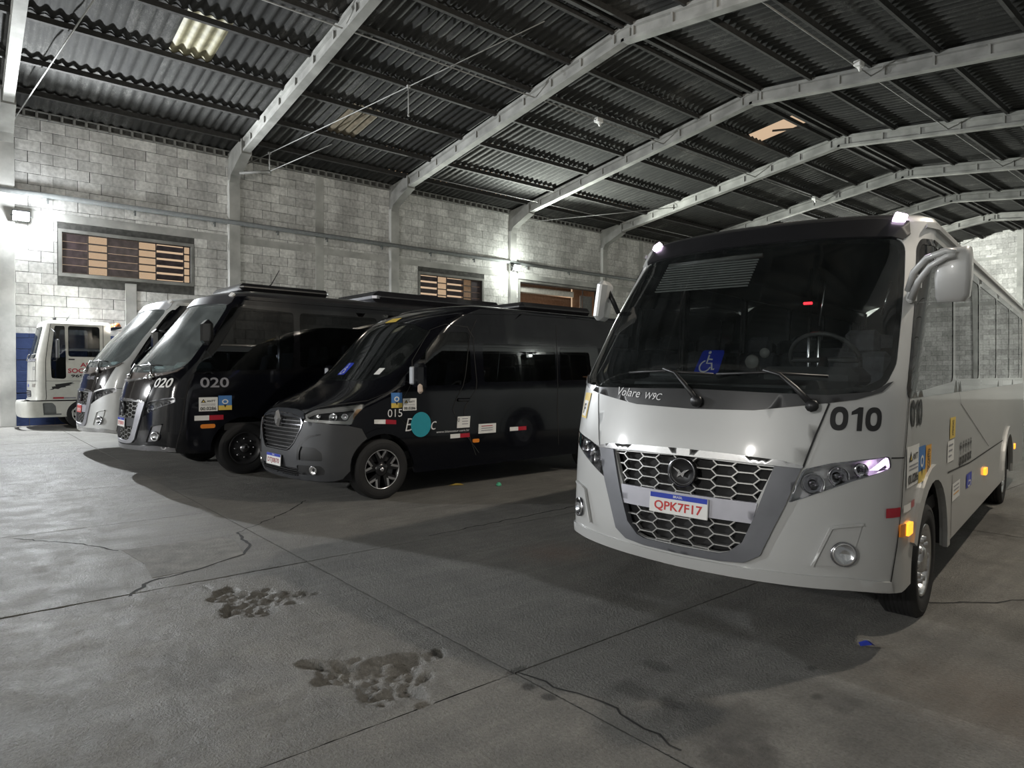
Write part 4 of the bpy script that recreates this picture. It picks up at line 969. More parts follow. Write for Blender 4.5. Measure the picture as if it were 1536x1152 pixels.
    # bumper lip
    lip = H([(-1.22, .40), (-.95, .415), (0, .402), (.95, .415), (1.22, .40), (1.215, .455), (.95, .485), (0, .468), (-.95, .485), (-1.215, .455)]); panel('bumper_lip', sk, lip, cfg.get('lip', body), b, .014, .03, res=.06)
    plate(b, sk, 0 - .017, .785, .40, .128, cfg['plate'], cfg.get('plateink', M_PLATERED), base=cfg.get('platebase'))
    # glass
    gl = cfg['glass']; panel('windshield', sk, Wf, gl, b, -.004, 0, res=.08)
    panel('windshield_border', sk, Wf, mat('black_frit', (.006, .006, .007), .25, var=.1), b, -.010, 0, [[(s * .965, 2.03 + (z - 2.03) * .93) for s, z in W_]], .07)
    for sg, w in wins: panel('side_window', sk, w, cfg['sideglass'], b, -.002, 0, res=.12)
    for sg in (1, -1):
        band = [(cs(1.3), 1.49), (sk.sy(LEN - .3, 1.52), 1.52), (sk.sy(LEN - .3, 2.52), 2.52), (cs(1.17), 2.53), (cs(1.145), 2.47), (cs(1.24), 2.0)]
        hs = [[(abs(s), z) for s, z in w] for sg2, w in wins if sg2 == 1]
        gsb = np.concatenate([np.arange(1.15, 2.4, .1), np.arange(2.5, smax, .4)])
        panel('window_surround', sk, [(sg * s, z) for s, z in rounded(band, .06)], mat('gloss_black_band', (.006, .006, .007), .08, coat=.5, var=.05), b, .002, .008, [[(sg * s, z) for s, z in h_] for h_ in hs], .1, (np.sort(sg * gsb), np.arange(1.55, 2.5, .12)))
        panel('gutter', sk, [(sg * s, z) for s, z in strip([(cs(1.2), 2.62), (sk.sy(2, 2.62), 2.62), (sk.sy(LEN - .2, 2.62), 2.62)], .03)], cfg.get('gutter', body), b, .02, .02, res=.2, grid=([], []))
    panel('roof_visor', sk, mirror(H([(0, 2.562), (.5, 2.557), (.95, 2.542), (1.03, 2.52), (1.075, 2.56), (1.05, 2.66), (.8, 2.685), (0, 2.69)])), visor, b, .008, .03, res=.06)
    # wipers
    def wiper(s0, z0, pts):
        P = [sk.pt(np.array([cs(s)]), np.array([z]), .03)[0] for s, z in pts]; q = MB(); q.tube(P, [.02, .016, .012, .010][:len(P)], 6); q.lathe([(.035, 0), (.035, .03), (0, .035)], tuple(P[0] - np.array([0, .0, 0])), 'Y', 10, R=Matrix.Rotation(PI, 3, 'Z')); o = q.build('wiper', cfg.get('wiperm', M_BLACKP), b)
        return o
    for (s0, sgn) in ((.06, 1), (.72, 1)):
        a = [(s0, 1.435), (s0 - .10, 1.53), (s0 - .20, 1.60), (s0 - .30, 1.625)]
        w = wiper(s0, 1.43, a); bl = [(s0 + .06, 1.600), (s0 - .30, 1.618), (s0 - .58, 1.602)]
        q = MB(); q.tube([sk.pt(np.array([cs(s)]), np.array([z]), .018)[0] for s, z in bl], .009, 5); q.build('wiper_blade', M_BLACKP, w)
    # arch flares
    for sg in (1, -1):
        for (c, r), nm in (((FA, 'arch_flare'), (RA, 'arch_flare')) if cfg.get('flare', 1) else ()):
            ro = [(sg * sk.sy(c + (r + .1) * math.cos(a), .5), .38 + (r + .1) * .93 * math.sin(a)) for a in np.linspace(-.02, PI - .0, 17)]; ri = [(sg * sk.sy(c + (r - .01) * math.cos(a), .5), .38 + (r - .01) * .93 * math.sin(a)) for a in np.linspace(-.02, PI, 17)]
            if c == FA[0]: ro, ri = [(sg * sk.sy(c + r + .1, .4), .365)] + ro[1:15], [(sg * sk.sy(c + r - .01, .4), .365)] + ri[1:15]
            panel(nm, sk, ro + ri[::-1], body, b, .022, .03, res=.07)
    # wheels: front single, rear
    for sg in (1, -1):
        wheel(b, (sg * 1.0, FA[0], .385), .385, .23, cfg.get('wheel', 'dark'), sg); wheel(b, (sg * .98, RA[0], .385), .385, .25, cfg.get('wheel', 'dark'), sg)
    # cab interior
    dsh = cfg.get('dash', mat('dash_grey', (.07, .072, .075), .7, var=.15))
    q = MB(); prof = [(.36, .75), (.34, 1.40), (.42, 1.55), (.75, 1.60), (1.0, 1.50), (1.05, 1.30), (.95, .75)]; q.prism(prof, 1.2, (-.6, .06, 0), ((0, 1, 0), (0, 0, 1), (1, 0, 0))); q.prism([(.68, .75), (.68, 1.50), (.8, 1.56), (1.0, 1.50), (1.05, 1.30), (.95, .75)], 1.84, (-.92, .06, 0), ((0, 1, 0), (0, 0, 1), (1, 0, 0))); q.box((.52, .9, 1.6), (.62, .4, .14), bev=.05); q.box((-.3, .78, 1.6), (.55, .3, .05), bev=.02); d_ = q.build('dashboard', dsh, b)
    Rw = Matrix.Rotation(-.9, 3, 'X'); q = MB(); ctr = Vector((.52, 1.12, 1.72)); q.tube([ctr + Rw @ Vector((.225 * math.cos(a), .225 * math.sin(a), 0)) for a in np.linspace(0, 2 * PI, 29)], .016, 6); q.tube([ctr + Rw @ Vector((-.22, 0, 0)), ctr + Rw @ Vector((.22, 0, 0))], .018, 6); q.tube([ctr, ctr + Rw @ Vector((0, 0, -.3))], .03, 8); q.build('steering_wheel', mat('wheel_grip', (.10, .10, .10), .45, var=.1), b)
    seat(b, .52, 1.75, z=.95)
    for yy in (3.1, 4.0, 4.9):
        for xx in (-.82, -.36, .38, .84): seat(b, xx, yy, z=.98)
    q = MB(); q.box((.1, 2.4, 1.75), (1.9, .03, 1.9)); 
    q = MB(); q.box((.55, 2.45, 1.35), (1.0, .03, 1.0), bev=.01); q.build('partition', M_DARKIN, b)
    for (xx, zz0, zz1) in ((.02, .8, 2.55), (.10, .8, 2.55)):
        q = MB(); q.tube([(xx, 2.40, zz0), (xx, 2.40, zz1)], .016, 8); q.build('grab_pole', M_CHROME, b)
    if cfg.get('rich'):
        q = MB()
        for i in range(11):
            z = 2.245 + i * .021; yy = sk.pt(np.array([-.3]), np.array([z]), -.10)[0][1]; q.box((-.31, yy + .02, z), (.74, .006, .012))
        o = q.build('roller_blind', mat('perforated_blind', (.34, .35, .34), .8, var=.1), b)
        q = MB(); yy = sk.pt(np.array([-.3]), np.array([2.5]), -.10)[0][1]; q.tube([(-.69, yy + .03, 2.475), (.07, yy + .03, 2.495)], .022, 8); q.build('blind_roller', M_CABLE, o)
        q = MB(); q.tube([(.86, 1.15, 2.02), (.90, 1.2, 2.24)], .010, 6); q.build('blind_rod', M_CHROME, b)
        q = MB(); q.tube([(.47, 1.15, 1.96), (.49, 1.2, 2.28)], .008, 6); q.build('mirror_stay', M_CHROME, b)
        q = MB(); q.box((.375, 1.2, 2.127), (.06, .02, .018), bev=.004); q.build('red_interior_lamp', mat('red_led', (.6, .02, .02), .4, emit=(1, .02, .03), es=3.5, var=.02), b)
        q = MB(); q.lathe([(0, -.01), (.045, -.004), (.05, .01), (.0, .012)], (.175, .70, 1.70), 'Y', 16); q.lathe([(0, -.01), (.03, -.004), (.035, .01)], (.25, .72, 1.76), 'Y', 14); q.tube([(.18, .74, 1.72), (.2, .8, 1.6)], .012, 6); q.build('dashboard_fan', M_CABLE, b)
    # outside mirrors: forked arm and a tall head
    for sg in ((1, -1) if cfg.get('mirrors', 1) else ()):
        if cfg.get('mirror_style') == 'round':
            q = MB(); q.tube([(sg * 1.06, .98, 2.2), (sg * 1.2, .86, 2.22), (sg * 1.25, .85, 2.12)], .022, 8); o = q.build('mirror_arm', M_BLACKP, b)
            q = MB(); q.box((sg * 1.27, .85, 2.08), (.24, .14, .36), bev=.06); q.build('mirror_head', mat('gloss_black_mirror', (.01, .01, .011), .12, coat=.6, var=.05), o); continue
        if sg < 0:
            q = MB(); q.tube([(-1.06, .97, 2.10), (-1.09, .93, 2.2), (-1.13, .92, 2.28)], .02, 8); o = q.build('mirror_arm', M_BLACKP, b)
            q = MB(); q.box((0, 0, 0), (.09, .22, .33), bev=.035); q.box((.018, 0, -.02), (.03, .17, .2), bev=.01); hd = q.build('mirror_head', cfg.get('mirrorm', body), o, loc=(-1.165, .90, 2.2), rot=(0, .12, .25))
            q = MB(); q.box((.022, .02, .0), (.03, .14, .26), bev=.008); q.build('mirror_glass', M_DKCHROME, hd); continue
        q = MB()
        for (p) in ([(1.055, .93, 2.15), (1.09, .86, 2.25), (1.17, .77, 2.315), (1.27, .745, 2.345), (1.315, .75, 2.33)], [(1.07, .93, 2.10), (1.12, .84, 2.19), (1.19, .77, 2.265), (1.27, .745, 2.31), (1.315, .75, 2.32)]):
            q.tube([(sg * x, y, z) for x, y, z in p], [.026, .02, .018, .017, .02], 8)
        q.box((sg * 1.065, .96, 2.12), (.045, .10, .10), bev=.015); q.box((sg * 1.11, .935, 2.2), (.02, .03, .08))
        o = q.build('mirror_arm', cfg.get('mirrorm', body), b)
        q = MB(); zb_, zt_ = 2.06, 2.375
        ring = []
        for (z, xa, xb, dep) in ((zb_, 1.215, 1.35, .05), (zb_ + .03, 1.205, 1.375, .09), (2.2, 1.20, 1.385, .12), (2.31, 1.205, 1.385, .12), (zt_ - .02, 1.21, 1.38, .10), (zt_, 1.22, 1.375, .06)):
            w2 = (xb - xa) / 2; cx_ = (xa + xb) / 2; ring.append([(sg * (cx_ + w2 * np.sign(math.cos(a)) * abs(math.cos(a)) ** .3), .90 - (dep if math.sin(a) < 0 else .03) * abs(math.sin(a)) ** .5, z) for a in np.linspace(0, 2 * PI, 20, endpoint=False)])
        V = [p for r_ in ring for p in r_]; F = [(i * 20 + j, i * 20 + (j + 1) % 20, (i + 1) * 20 + (j + 1) % 20, (i + 1) * 20 + j) for i in range(5) for j in range(20)]; q.add(V, F, True); q.add(ring[0], [tuple(range(20))[::-1]]); q.add(ring[-1], [tuple(range(20))])
        hd = q.build('mirror_head', cfg.get('mirrorm', body), o)
        q = MB(); q.box((sg * 1.293, .932, 2.215), (.15, .006, .27), bev=.002); q.build('mirror_glass', M_CHROME, hd)
    return b, sk, cs
def HLin(poly, w):
    P = np.array(poly); c = P.mean(0); d = P - c; l = np.linalg.norm(d, axis=1, keepdims=True); return [tuple(p) for p in c + d * (1 - w / l)]
def strip_ring(poly, w): return poly

PAINT_SILVER = mat('silver_paint', (.47, .475, .47), .42, .15, coat=.55, var=.02, scale=2, back=(.03, .03, .032), coatr=.08)
PAINT_BLACK = mat('black_paint', (.0035, .0038, .006), .12, coat=.35, var=.05, back=(.01, .01, .01), coatr=.03, spec=.35)
VISOR_BLACK = mat('black_visor', (.012, .012, .014), .3, coat=.3, var=.1)
G_WIND = glass('tinted_windshield', (.62, .66, .66), .008, 1.52, .012)
G_SIDE = glass('dark_side_glass', (.10, .105, .11), .006, 1.55, .004)
G_SIDE2 = glass('clearer_side_glass', (.07, .075, .085), .01, 1.5, .004)
G_GLARE = glass('glare_haze_windshield', (.80, .86, .86), .10, 1.7, .19, (.60, .68, .68))  # teal haze painted into the glass for its bright reflection

# ---- silver minibus 010
bus1, sk1, cs1 = minibus('silver minibus numbered 010 parked nearest, with honeycomb grille and black visor', (-2.523, 3.422, .157), 1.0, math.radians(1.0), PAINT_SILVER, PAINT_SILVER, VISOR_BLACK,
    dict(plate='QPK7F17', drl=1, rich=1, glass=G_WIND, sideglass=G_SIDE, wheel='chrome'))
words('fleet_number', sk1, .818, 1.305, .135, '010', M_INK, bus1, .285, .035, off=.004, space=.92, slant=-.0)
words('fleet_number', SideView(sk1), .68, 1.32, .16, '010', M_INK, bus1, .33, off=.004)
words('model_lettering', sk1, -.575, 1.452, .055, 'Volare', M_SILVERVINYL, bus1, .20, 0, .3, off=.018, slant=-.05)
words('model_lettering', sk1, -.33, 1.437, .045, 'W9C', M_SILVERVINYL, bus1, .13, 0, .3, off=.018, slant=-.05)
permit(bus1, SideView(sk1), .61, 1.21, .325, .24)
tourism(bus1, SideView(sk1), .92, 1.185, .22, .225)
def flat(name, sk, y0, z0, y1, z1, m, parent, off=.004):
    return panel(name, sk, rect(sk.sy(y0, z0), z0, sk.sy(y1, z0), z1), m, parent, off, 0, res=.12)
def vwords(name, sk, y, z0, z1, w, body, m, parent):   # lettering that reads upwards
    V, F = text_geo(body, .02); kk = (z1 - z0) / V[:, 0].max(); s0 = sk.sy(y, z0)
    obj(name, mesh(name, sk.pt(s0 - V[:, 1] * w, z0 + V[:, 0] * kk, .006), F, m), parent)
o = flat('orange_discount_sticker', sk1, 1.15, .955, 1.34, 1.175, M_ORANGE, bus1); vwords('sticker_lettering', sk1, 1.29, .98, 1.15, .09, 'DESCONTO', M_INK, o)
o = flat('yellow_sticker', sk1, 2.09, 1.15, 2.34, 1.31, M_YELLOW, bus1); vwords('sticker_lettering', sk1, 2.25, 1.17, 1.29, .07, 'ATENCAO', M_INK, o)
o = flat('white_notice_sticker', sk1, 2.0, .98, 2.30, 1.14, M_WHITE, bus1)
for i in range(3): flat('notice_line', sk1, 2.04, 1.10 - i * .04, 2.24 - .03 * i, 1.112 - i * .04, M_GREYVINYL, o, .006)
o = flat('white_notice_sticker', sk1, 2.28, .655, 2.66, .79, M_WHITE, bus1)
for i in range(3): flat('notice_line', sk1, 2.33, .76 - i * .03, 2.6, .769 - i * .03, M_ORANGE if i == 2 else M_GREYVINYL, o, .006)
o = flat('wheelchair_sticker', sk1, 3.03, .66, 3.35, .78, M_HANDI, bus1); 
s0 = sk1.sy(3.03, .7); q = MB()
C = strip([(s0 + .16 + .08 * math.cos(a), .695 + .028 * math.sin(a)) for a in np.linspace(1.9, 6.1, 12)], .012); q.add(sk1.pt(np.array([p[0] for p in C]), np.array([p[1] for p in C]), .006), [(i, i + 1, 22 - i, 23 - i) for i in range(11)])
C = strip([(s0 + .15, .765), (s0 + .16, .71), (s0 + .24, .71), (s0 + .28, .675)], .014); q.add(sk1.pt(np.array([p[0] for p in C]), np.array([p[1] for p in C]), .006), [(i, i + 1, 6 - i, 7 - i) for i in range(3)])
q.build('wheelchair_symbol', M_WHITE, o)
# five passenger pictograms: standing figures above seated blocks
for i in range(5):
    y = 2.60 + i * .145; q = MB(); s = sk1.sy(y, 1.0)
    for poly in (circle((s + .045, 1.078), .022, 8, .012), [(s + .015, 1.06), (s + .085, 1.06), (s + .085, 1.035), (s + .06, 1.035), (s + .06, .985), (s + .035, .985), (s + .035, 1.035), (s + .015, 1.035)],
                 [(s + .0, .90), (s + .09, .90), (s + .09, .925), (s + .06, .925), (s + .09, .945), (s + .09, .968), (s + .0, .968), (s + .0, .95), (s + .05, .95), (s, .93)]):
        q.add(sk1.pt(np.array([p[0] for p in poly]), np.array([p[1] for p in poly]), .005), [tuple(range(len(poly)))])
    q.build('passenger_pictogram', M_INK, bus1)
panel('red_reflector', sk1, rect(1.168, .818, 1.289, .872), M_RED, bus1, .005, 0); panel('red_reflector', sk1, rect(1.50, .838, 1.60, .882), M_RED, bus1, .005, 0); panel('white_reflector', sk1, rect(1.33, .832, 1.50, .876), M_WHITE, bus1, .004, 0)
panel('side_indicator', sk1, rounded(rect(1.285, .70, 1.36, .772), .01), M_AMBER, bus1, .012, .015); panel('side_indicator', sk1, rounded(rect(1.37, .695, 1.50, .765), .015), M_AMBERLIT, bus1, .02, .02)
for y in (4.23, 7.4): panel('side_marker_lamp', sk1, rounded(rect(sk1.sy(y, .67), .64, sk1.sy(y + .16, .67), .71), .02), M_AMBERLIT, bus1, .02, .02)
o = panel('yellow_corner_sticker', sk1, [(-1.07, 1.27), (-.95, 1.265), (-.925, 1.455), (-1.05, 1.455)], M_YELLOW, bus1, .004, 0, res=.05)
panel('sticker_patch', sk1, [(-1.05, 1.285), (-.965, 1.28), (-.945, 1.395), (-1.03, 1.40)], M_WHITE, o, .006, 0, res=.05)
words('sticker_letter', sk1, -1.03, 1.30, .075, 'F', M_INK, o, .055, .04, .2, off=.008)
wheelchair_sign(bus1, sk1, -.06, 1.625, .19, .155, -.015, .02)
C = circle((-1.07, 2.495), .026, 14, .018); panel('inspection_disc', sk1, C, M_WHITE, bus1, .004, 0, res=.03)
panel('sill_seam', sk1, strip([(sk1.sy(2.05, .88), .905), (sk1.sy(3.2, .86), .868), (sk1.sy(6.0, .86), .86)], .012), M_SEAM, bus1, .003, 0, res=.2, grid=([], []))
panel('panel_gap_or_reflection', sk1, strip([(sk1.sy(2.28, .86), .865), (sk1.sy(2.28, .38), .38)], .012), M_SEAM, bus1, .003, 0)
panel('panel_gap_or_reflection', sk1, strip([(sk1.sy(2.45, 1.58), 1.575), (sk1.sy(2.6, 1.3), 1.40), (sk1.sy(4.6, .9), .90)], .006), M_SEAM, bus1, .003, 0, res=.2, grid=([], []))  # dark diagonal paints a slanting reflection on the flank, no real gap

# ---- black minibus 020
BUMP_GREY = mat('chrome_grey_bumper', (.22, .22, .23), .25, .7, var=.1)
HOOD_BLACK = mat('black_hood', (.012, .009, .009), .16, coat=.9, var=.1)
DASH_TEAL = mat('pale_dash_cover', (.40, .52, .54), .7, var=.2)
bus2, sk2, cs2 = minibus('black minibus numbered 020 beside the van, silver-framed grille and roof air unit', (-12.142, 1.942, .046), 1.082, 0, PAINT_BLACK, HOOD_BLACK, mat('grey_black_visor', (.05, .05, .055), .35, coat=.3, var=.1),
    dict(arch=(1.45, .52), flare=0, plate='DTJ0B70', plateink=M_PLATERED, glass=G_GLARE, sideglass=G_SIDE2, n=1.9, D=.545, r=(.21, .66, 1.07), uframe=mat('silver_surround', (.36, .36, .39), .35, .5, var=.05), bar=mat('black_bar', (.03, .03, .035), .4, var=.1), lip=BUMP_GREY, dash=DASH_TEAL, recess=BUMP_GREY, cowl=mat('grey_cowl', (.14, .12, .11), .35, coat=.3, var=.1), wiperm=M_CHROME, mirror_style='round', mirrorm=PAINT_BLACK, roof=mat('roof_grey_black', (.03, .03, .033), .4, coat=.3, var=.1), len=9.4))
words('fleet_number', sk2, cs2(.80), 1.30, .135, '020', M_WHITE, bus2, .30, .02, .18, off=.008)
words('fleet_number', SideView(sk2), .80, 1.30, .145, '020', M_GREYVINYL, bus2, .40, .015, off=.006)
permit(bus2, SideView(sk2), .78, 1.16, .26, .20, lines=('ANTT', '00.0286')); tourism(bus2, SideView(sk2), 1.05, 1.18, .19, .21)
reflector(bus2, SideView(sk2), .72, .90, .40, .07)
panel('side_indicator', sk2, rounded(rect(sk2.sy(.80, .75), .715, sk2.sy(1.0, .75), .775), .03), M_AMBER, bus2, .012, .015)
panel('chrome_accent', sk2, strip([(cs2(-.8), 1.43), (0, 1.385), (cs2(.8), 1.45)], .02), M_CHROME, bus2, .02, .01, res=.05)
q = MB(); q.box((0, 0, .06), (1.3, 1.5, .12), bev=.05); o = q.build('roof_hatch_unit', VISOR_BLACK, bus2, loc=(0, 2.3, 2.80))
q = MB(); q.box((0, 0, .1), (1.65, 3.0, .22), bev=.1); o = q.build('air_conditioner', mat('roof_unit_black', (.02, .02, .024), .25, coat=.6, var=.1), bus2, loc=(0, 5.35, 2.78))
q = MB(); q.box((0, -1.42, .09), (1.6, .22, .17), bev=.06); q.build('air_intake', M_DKCHROME, o)
q = MB(); q.tube([(.55, 1.9, 2.80), (.5, 2.1, 2.95), (.46, 2.25, 3.2)], [.02, .01, .006], 6); q.build('antenna', M_BLACKP, bus2)

# ---- silver and black minibus half hidden behind 020
bus3, sk3, cs3 = minibus('silver minibus with black hood between the black minibus and the tow truck', (-16.09, 1.836, .027), 1.16, 0, mat('pale_silver_paint', (.55, .56, .55), .4, .15, coat=.4, var=.03, back=(.03, .03, .03)), HOOD_BLACK, mat('pale_visor', (.45, .46, .48), .4, coat=.3, var=.05),
    dict(plate='QPI2C94', plateink=M_WHITE, platebase=mat('red_plate', (.55, .05, .04), .5, var=.05), glass=G_GLARE, sideglass=G_SIDE2, n=2.55, D=.582, r=(.20, .62, 1.09), uframe=mat('silver_surround', (.36, .36, .39), .35, .5), cowl=mat('grey_cowl', (.14, .12, .11), .35), wiperm=M_CHROME, dash=DASH_TEAL, lip=mat('chrome_lip', (.5, .5, .5), .25, .8, var=.05), mirrors=0, len=8.5))
for sg in (1, -1):   # black wings beside the bonnet, black cab sides
    panel('black_wing', sk3, [(sg * s, z) for s, z in [(cs3(.71), 1.11), (cs3(.93), 1.16), (cs3(1.0), 1.3), (cs3(1.06), 1.51), (cs3(.80), 1.45)]], HOOD_BLACK, bus3, .005, .015)
    panel('black_side', sk3, [(sg * s, z) for s, z in [(cs3(1.33), 1.2), (sk3.sy(8, 1.2), .5), (sk3.sy(8, 1.5), 2.64), (cs3(1.30), 2.64), (cs3(1.24), 2.5), (cs3(1.28), 2.2), (cs3(1.40), 1.6)]], PAINT_BLACK, bus3, .004, .012, [[(sg * abs(s), z) for s, z in w] for w in ([(sk3.sy(1.2, 1.56), 1.56), (sk3.sy(7.6, 1.6), 1.6), (sk3.sy(7.6, 2.4), 2.4), (sk3.sy(1.5, 2.4), 2.4)],)], .15)
C = circle((cs3(-.25), 1.28), .10, 18, .08); Ci = circle((cs3(-.25), 1.28), .075, 18, .058); panel('hood_badge', sk3, C, M_GREYVINYL, bus3, .012, 0, [Ci], .04)
words('model_lettering', sk3, cs3(.25), 1.30, .06, 'VOLARE', M_GREYVINYL, bus3, .38, .01, off=.012)
# ---- black van 015
VK = 1.073
van = tag(empty('passenger_van', (-8.714, 3.219, 0), (0, 0, .039)), 'black passenger van numbered 015 with diamond badge, teal disc and dark grey bumper', 'van'); van.scale = (VK, VK, VK)
vs = Skin(1.03, 2.7, .52, [.15, .24, .32, .55, .85, 1.0, 1.08, 1.16, 1.24, 1.32, 1.40, 1.6, 1.9, 2.1, 2.25, 2.36, 2.46, 2.6], [.16, .08, .03, .0, .02, .05, .13, .30, .48, .64, .78, 1.0, 1.28, 1.47, 1.66, 1.90, 2.3, 2.9], 4.5, 6.2, .075, 1.2, 1.3)
V_BUMP = mat('matte_grey_bumper', (.05, .052, .057), .55, var=.06)
V_GLASS = glass('van_windshield', (.35, .37, .40), .008, 1.52, .015); V_SIDE = glass('van_side_glass', (.06, .065, .075), .006, 1.55, .003)
ZB, ZT = .25, 2.40
smx = vs.smax
vw = [(0, 1.42), (.5, 1.42), (.78, 1.43), (.90, 1.50)]
sd = vs.side
wv = vw + sd([(1.22, 1.62), (1.50, 1.90), (1.66, 2.06)]) 
wv = wv + [(vs.sx(.62), 2.17), (.35, 2.20), (0, 2.21)]
WV = mirror(wv)
fw_ = rounded(sd([(1.36, 1.40), (1.36, 1.60), (1.66, 1.97), (1.82, 2.06), (2.20, 2.07), (2.24, 2.0), (2.24, 1.42), (2.1, 1.37), (1.5, 1.36)]), .05)
w2 = rounded(sd([(2.46, 1.40), (3.86, 1.42), (3.86, 1.93), (2.46, 1.93)]), .06); w3 = rounded(sd([(3.96, 1.42), (5.9, 1.44), (5.9, 1.93), (3.96, 1.93)]), .06)
neg = lambda p: [(-s, z) for s, z in p]
hlv = rounded([(vs.sx(.60), 1.10), (vs.sx(.50), 1.02), (vs.sx(.56), .955), (vs.sx(.80), .945)] + sd([(.30, .93), (.47, .915), (.62, 1.10), (.64, 1.165)]) + [(vs.sx(.90), 1.145)], .03, 3)
grv = mirror([(0, .60), (.30, .60), (.37, .625), (.47, .70), (.575, .86), (.585, .93), (.54, .985), (.3, 1.02), (0, 1.03)])
lgr = mirror([(0, .285), (.5, .30), (.56, .39), (.50, .40), (0, .395)])
FAv, RAv = (.865, .435), (4.75, .43)
def varch(c, r, sg): return [(sg * vs.sy(c + r * math.cos(a), .5), .36 + r * math.sin(a)) for a in np.linspace(0, PI, 15)] + [(sg * vs.sy(c - r * .98, .3), .05), (sg * vs.sy(c + r * .98, .3), .05)]
holes = [WV, fw_, neg(fw_), w2, neg(w2), w3, neg(w3), hlv, neg(hlv), grv, lgr] + [varch(*a, sg) for a in (FAv, RAv) for sg in (1, -1)]
gs = np.concatenate([-np.arange(2.6, smx, .3)[::-1], np.arange(-2.5, 2.51, .07), np.arange(2.6, smx, .3)])
panel('body_shell', vs, [(-smx, .30), (-1.1, .27), (0, .25), (1.1, .27), (smx, .30), (smx, ZT), (-smx, ZT)], PAINT_BLACK, van, 0, .025, holes, .07, (gs, np.concatenate([np.arange(.3, 1.0, .08), np.arange(1.0, 1.45, .03), np.arange(1.5, ZT, .07)])))
sgrid = np.concatenate([np.linspace(-smx, -3, 10)[:-1], np.linspace(-3, 3, 61), np.linspace(3, smx, 10)[1:]]); ed = vs.pt(sgrid, np.full_like(sgrid, ZT)); yf = ed[:, 1].min(); V = []; nt = 8
for t in np.linspace(0, PI / 2, nt):
    g = 1 - math.cos(t); sp = np.maximum(ed[:, 1], yf + 1.2); V += list(np.stack([ed[:, 0] * (1 - g), ed[:, 1] + (sp - ed[:, 1]) * g, ZT + .11 * math.sin(t) + 0 * ed[:, 0]], 1))
m_ = len(sgrid); obj('roof', mesh('roof', V, [(i * m_ + j, i * m_ + j + 1, (i + 1) * m_ + j + 1, (i + 1) * m_ + j) for i in range(nt - 1) for j in range(m_ - 1)], PAINT_BLACK, True), van)
q = MB(); q.add([(-1.0, 6.2, .3), (1.0, 6.2, .3), (.95, 6.2, 2.4), (.7, 6.2, 2.5), (-.7, 6.2, 2.5), (-.95, 6.2, 2.4)], [(0, 1, 2, 3, 4, 5)]); q.build('rear_panel', PAINT_BLACK, van)
q = MB(); q.box((0, 3.4, .5), (1.96, 5.4, .1)); q.box((0, 3.2, .36), (1.0, 5.4, .2)); q.box((0, .55, .5), (1.3, .6, .4)); q.build('underbody', M_DARKIN, van)
for sg in (1, -1):
    for (c, r) in (FAv, RAv):
        q = MB(); aa = np.linspace(0, PI, 12); Vt = []
        for xx in (1.02, .66): Vt += [(sg * xx, c + r * 1.01 * math.cos(a), .36 + r * 1.01 * math.sin(a)) for a in aa]
        q.add(Vt, [(i, i + 1, 13 + i, 12 + i) for i in range(11)]); q.add(Vt[12:], [tuple(range(12))]); q.build('wheel_tub', M_BLACKP, van)
# bumper wraps round to the wheel arch, with fog pocket and lower grille cut out
aL = [(vs.sy(FAv[0] + .445 * math.cos(a), .5), .36 + .445 * math.sin(a)) for a in np.linspace(PI - .05, PI - 1.05, 7)]
bh = [(0, .255), (.6, .262), (1.0, .275)] + [(vs.sy(.36, .3), .30)] + aL + [(vs.sy(.58, .86), .865), (vs.sy(.42, .90), .905)] + [(vs.sx(.80), .935), (vs.sx(.56), .948), (.60, .90), (.585, .85), (.47, .69), (.375, .61), (.30, .588), (0, .588)]
fogp = [(vs.sx(.52), .33), (vs.sx(.50), .44), (vs.sx(.86), .45), (vs.sx(.90), .40), (vs.sx(.88), .34)]
inl = [(vs.sx(.52), .50), (vs.sx(.54), .66), (vs.sx(.80), .655), (vs.sx(.88), .60), (vs.sx(.885), .505)]
panel('bumper', vs, mirror(bh), V_BUMP, van, .018, .04, [rounded(lgr, .02), rounded(fogp, .03), neg(rounded(fogp, .03)), rounded(inl, .03), neg(rounded(inl, .03))], .06)
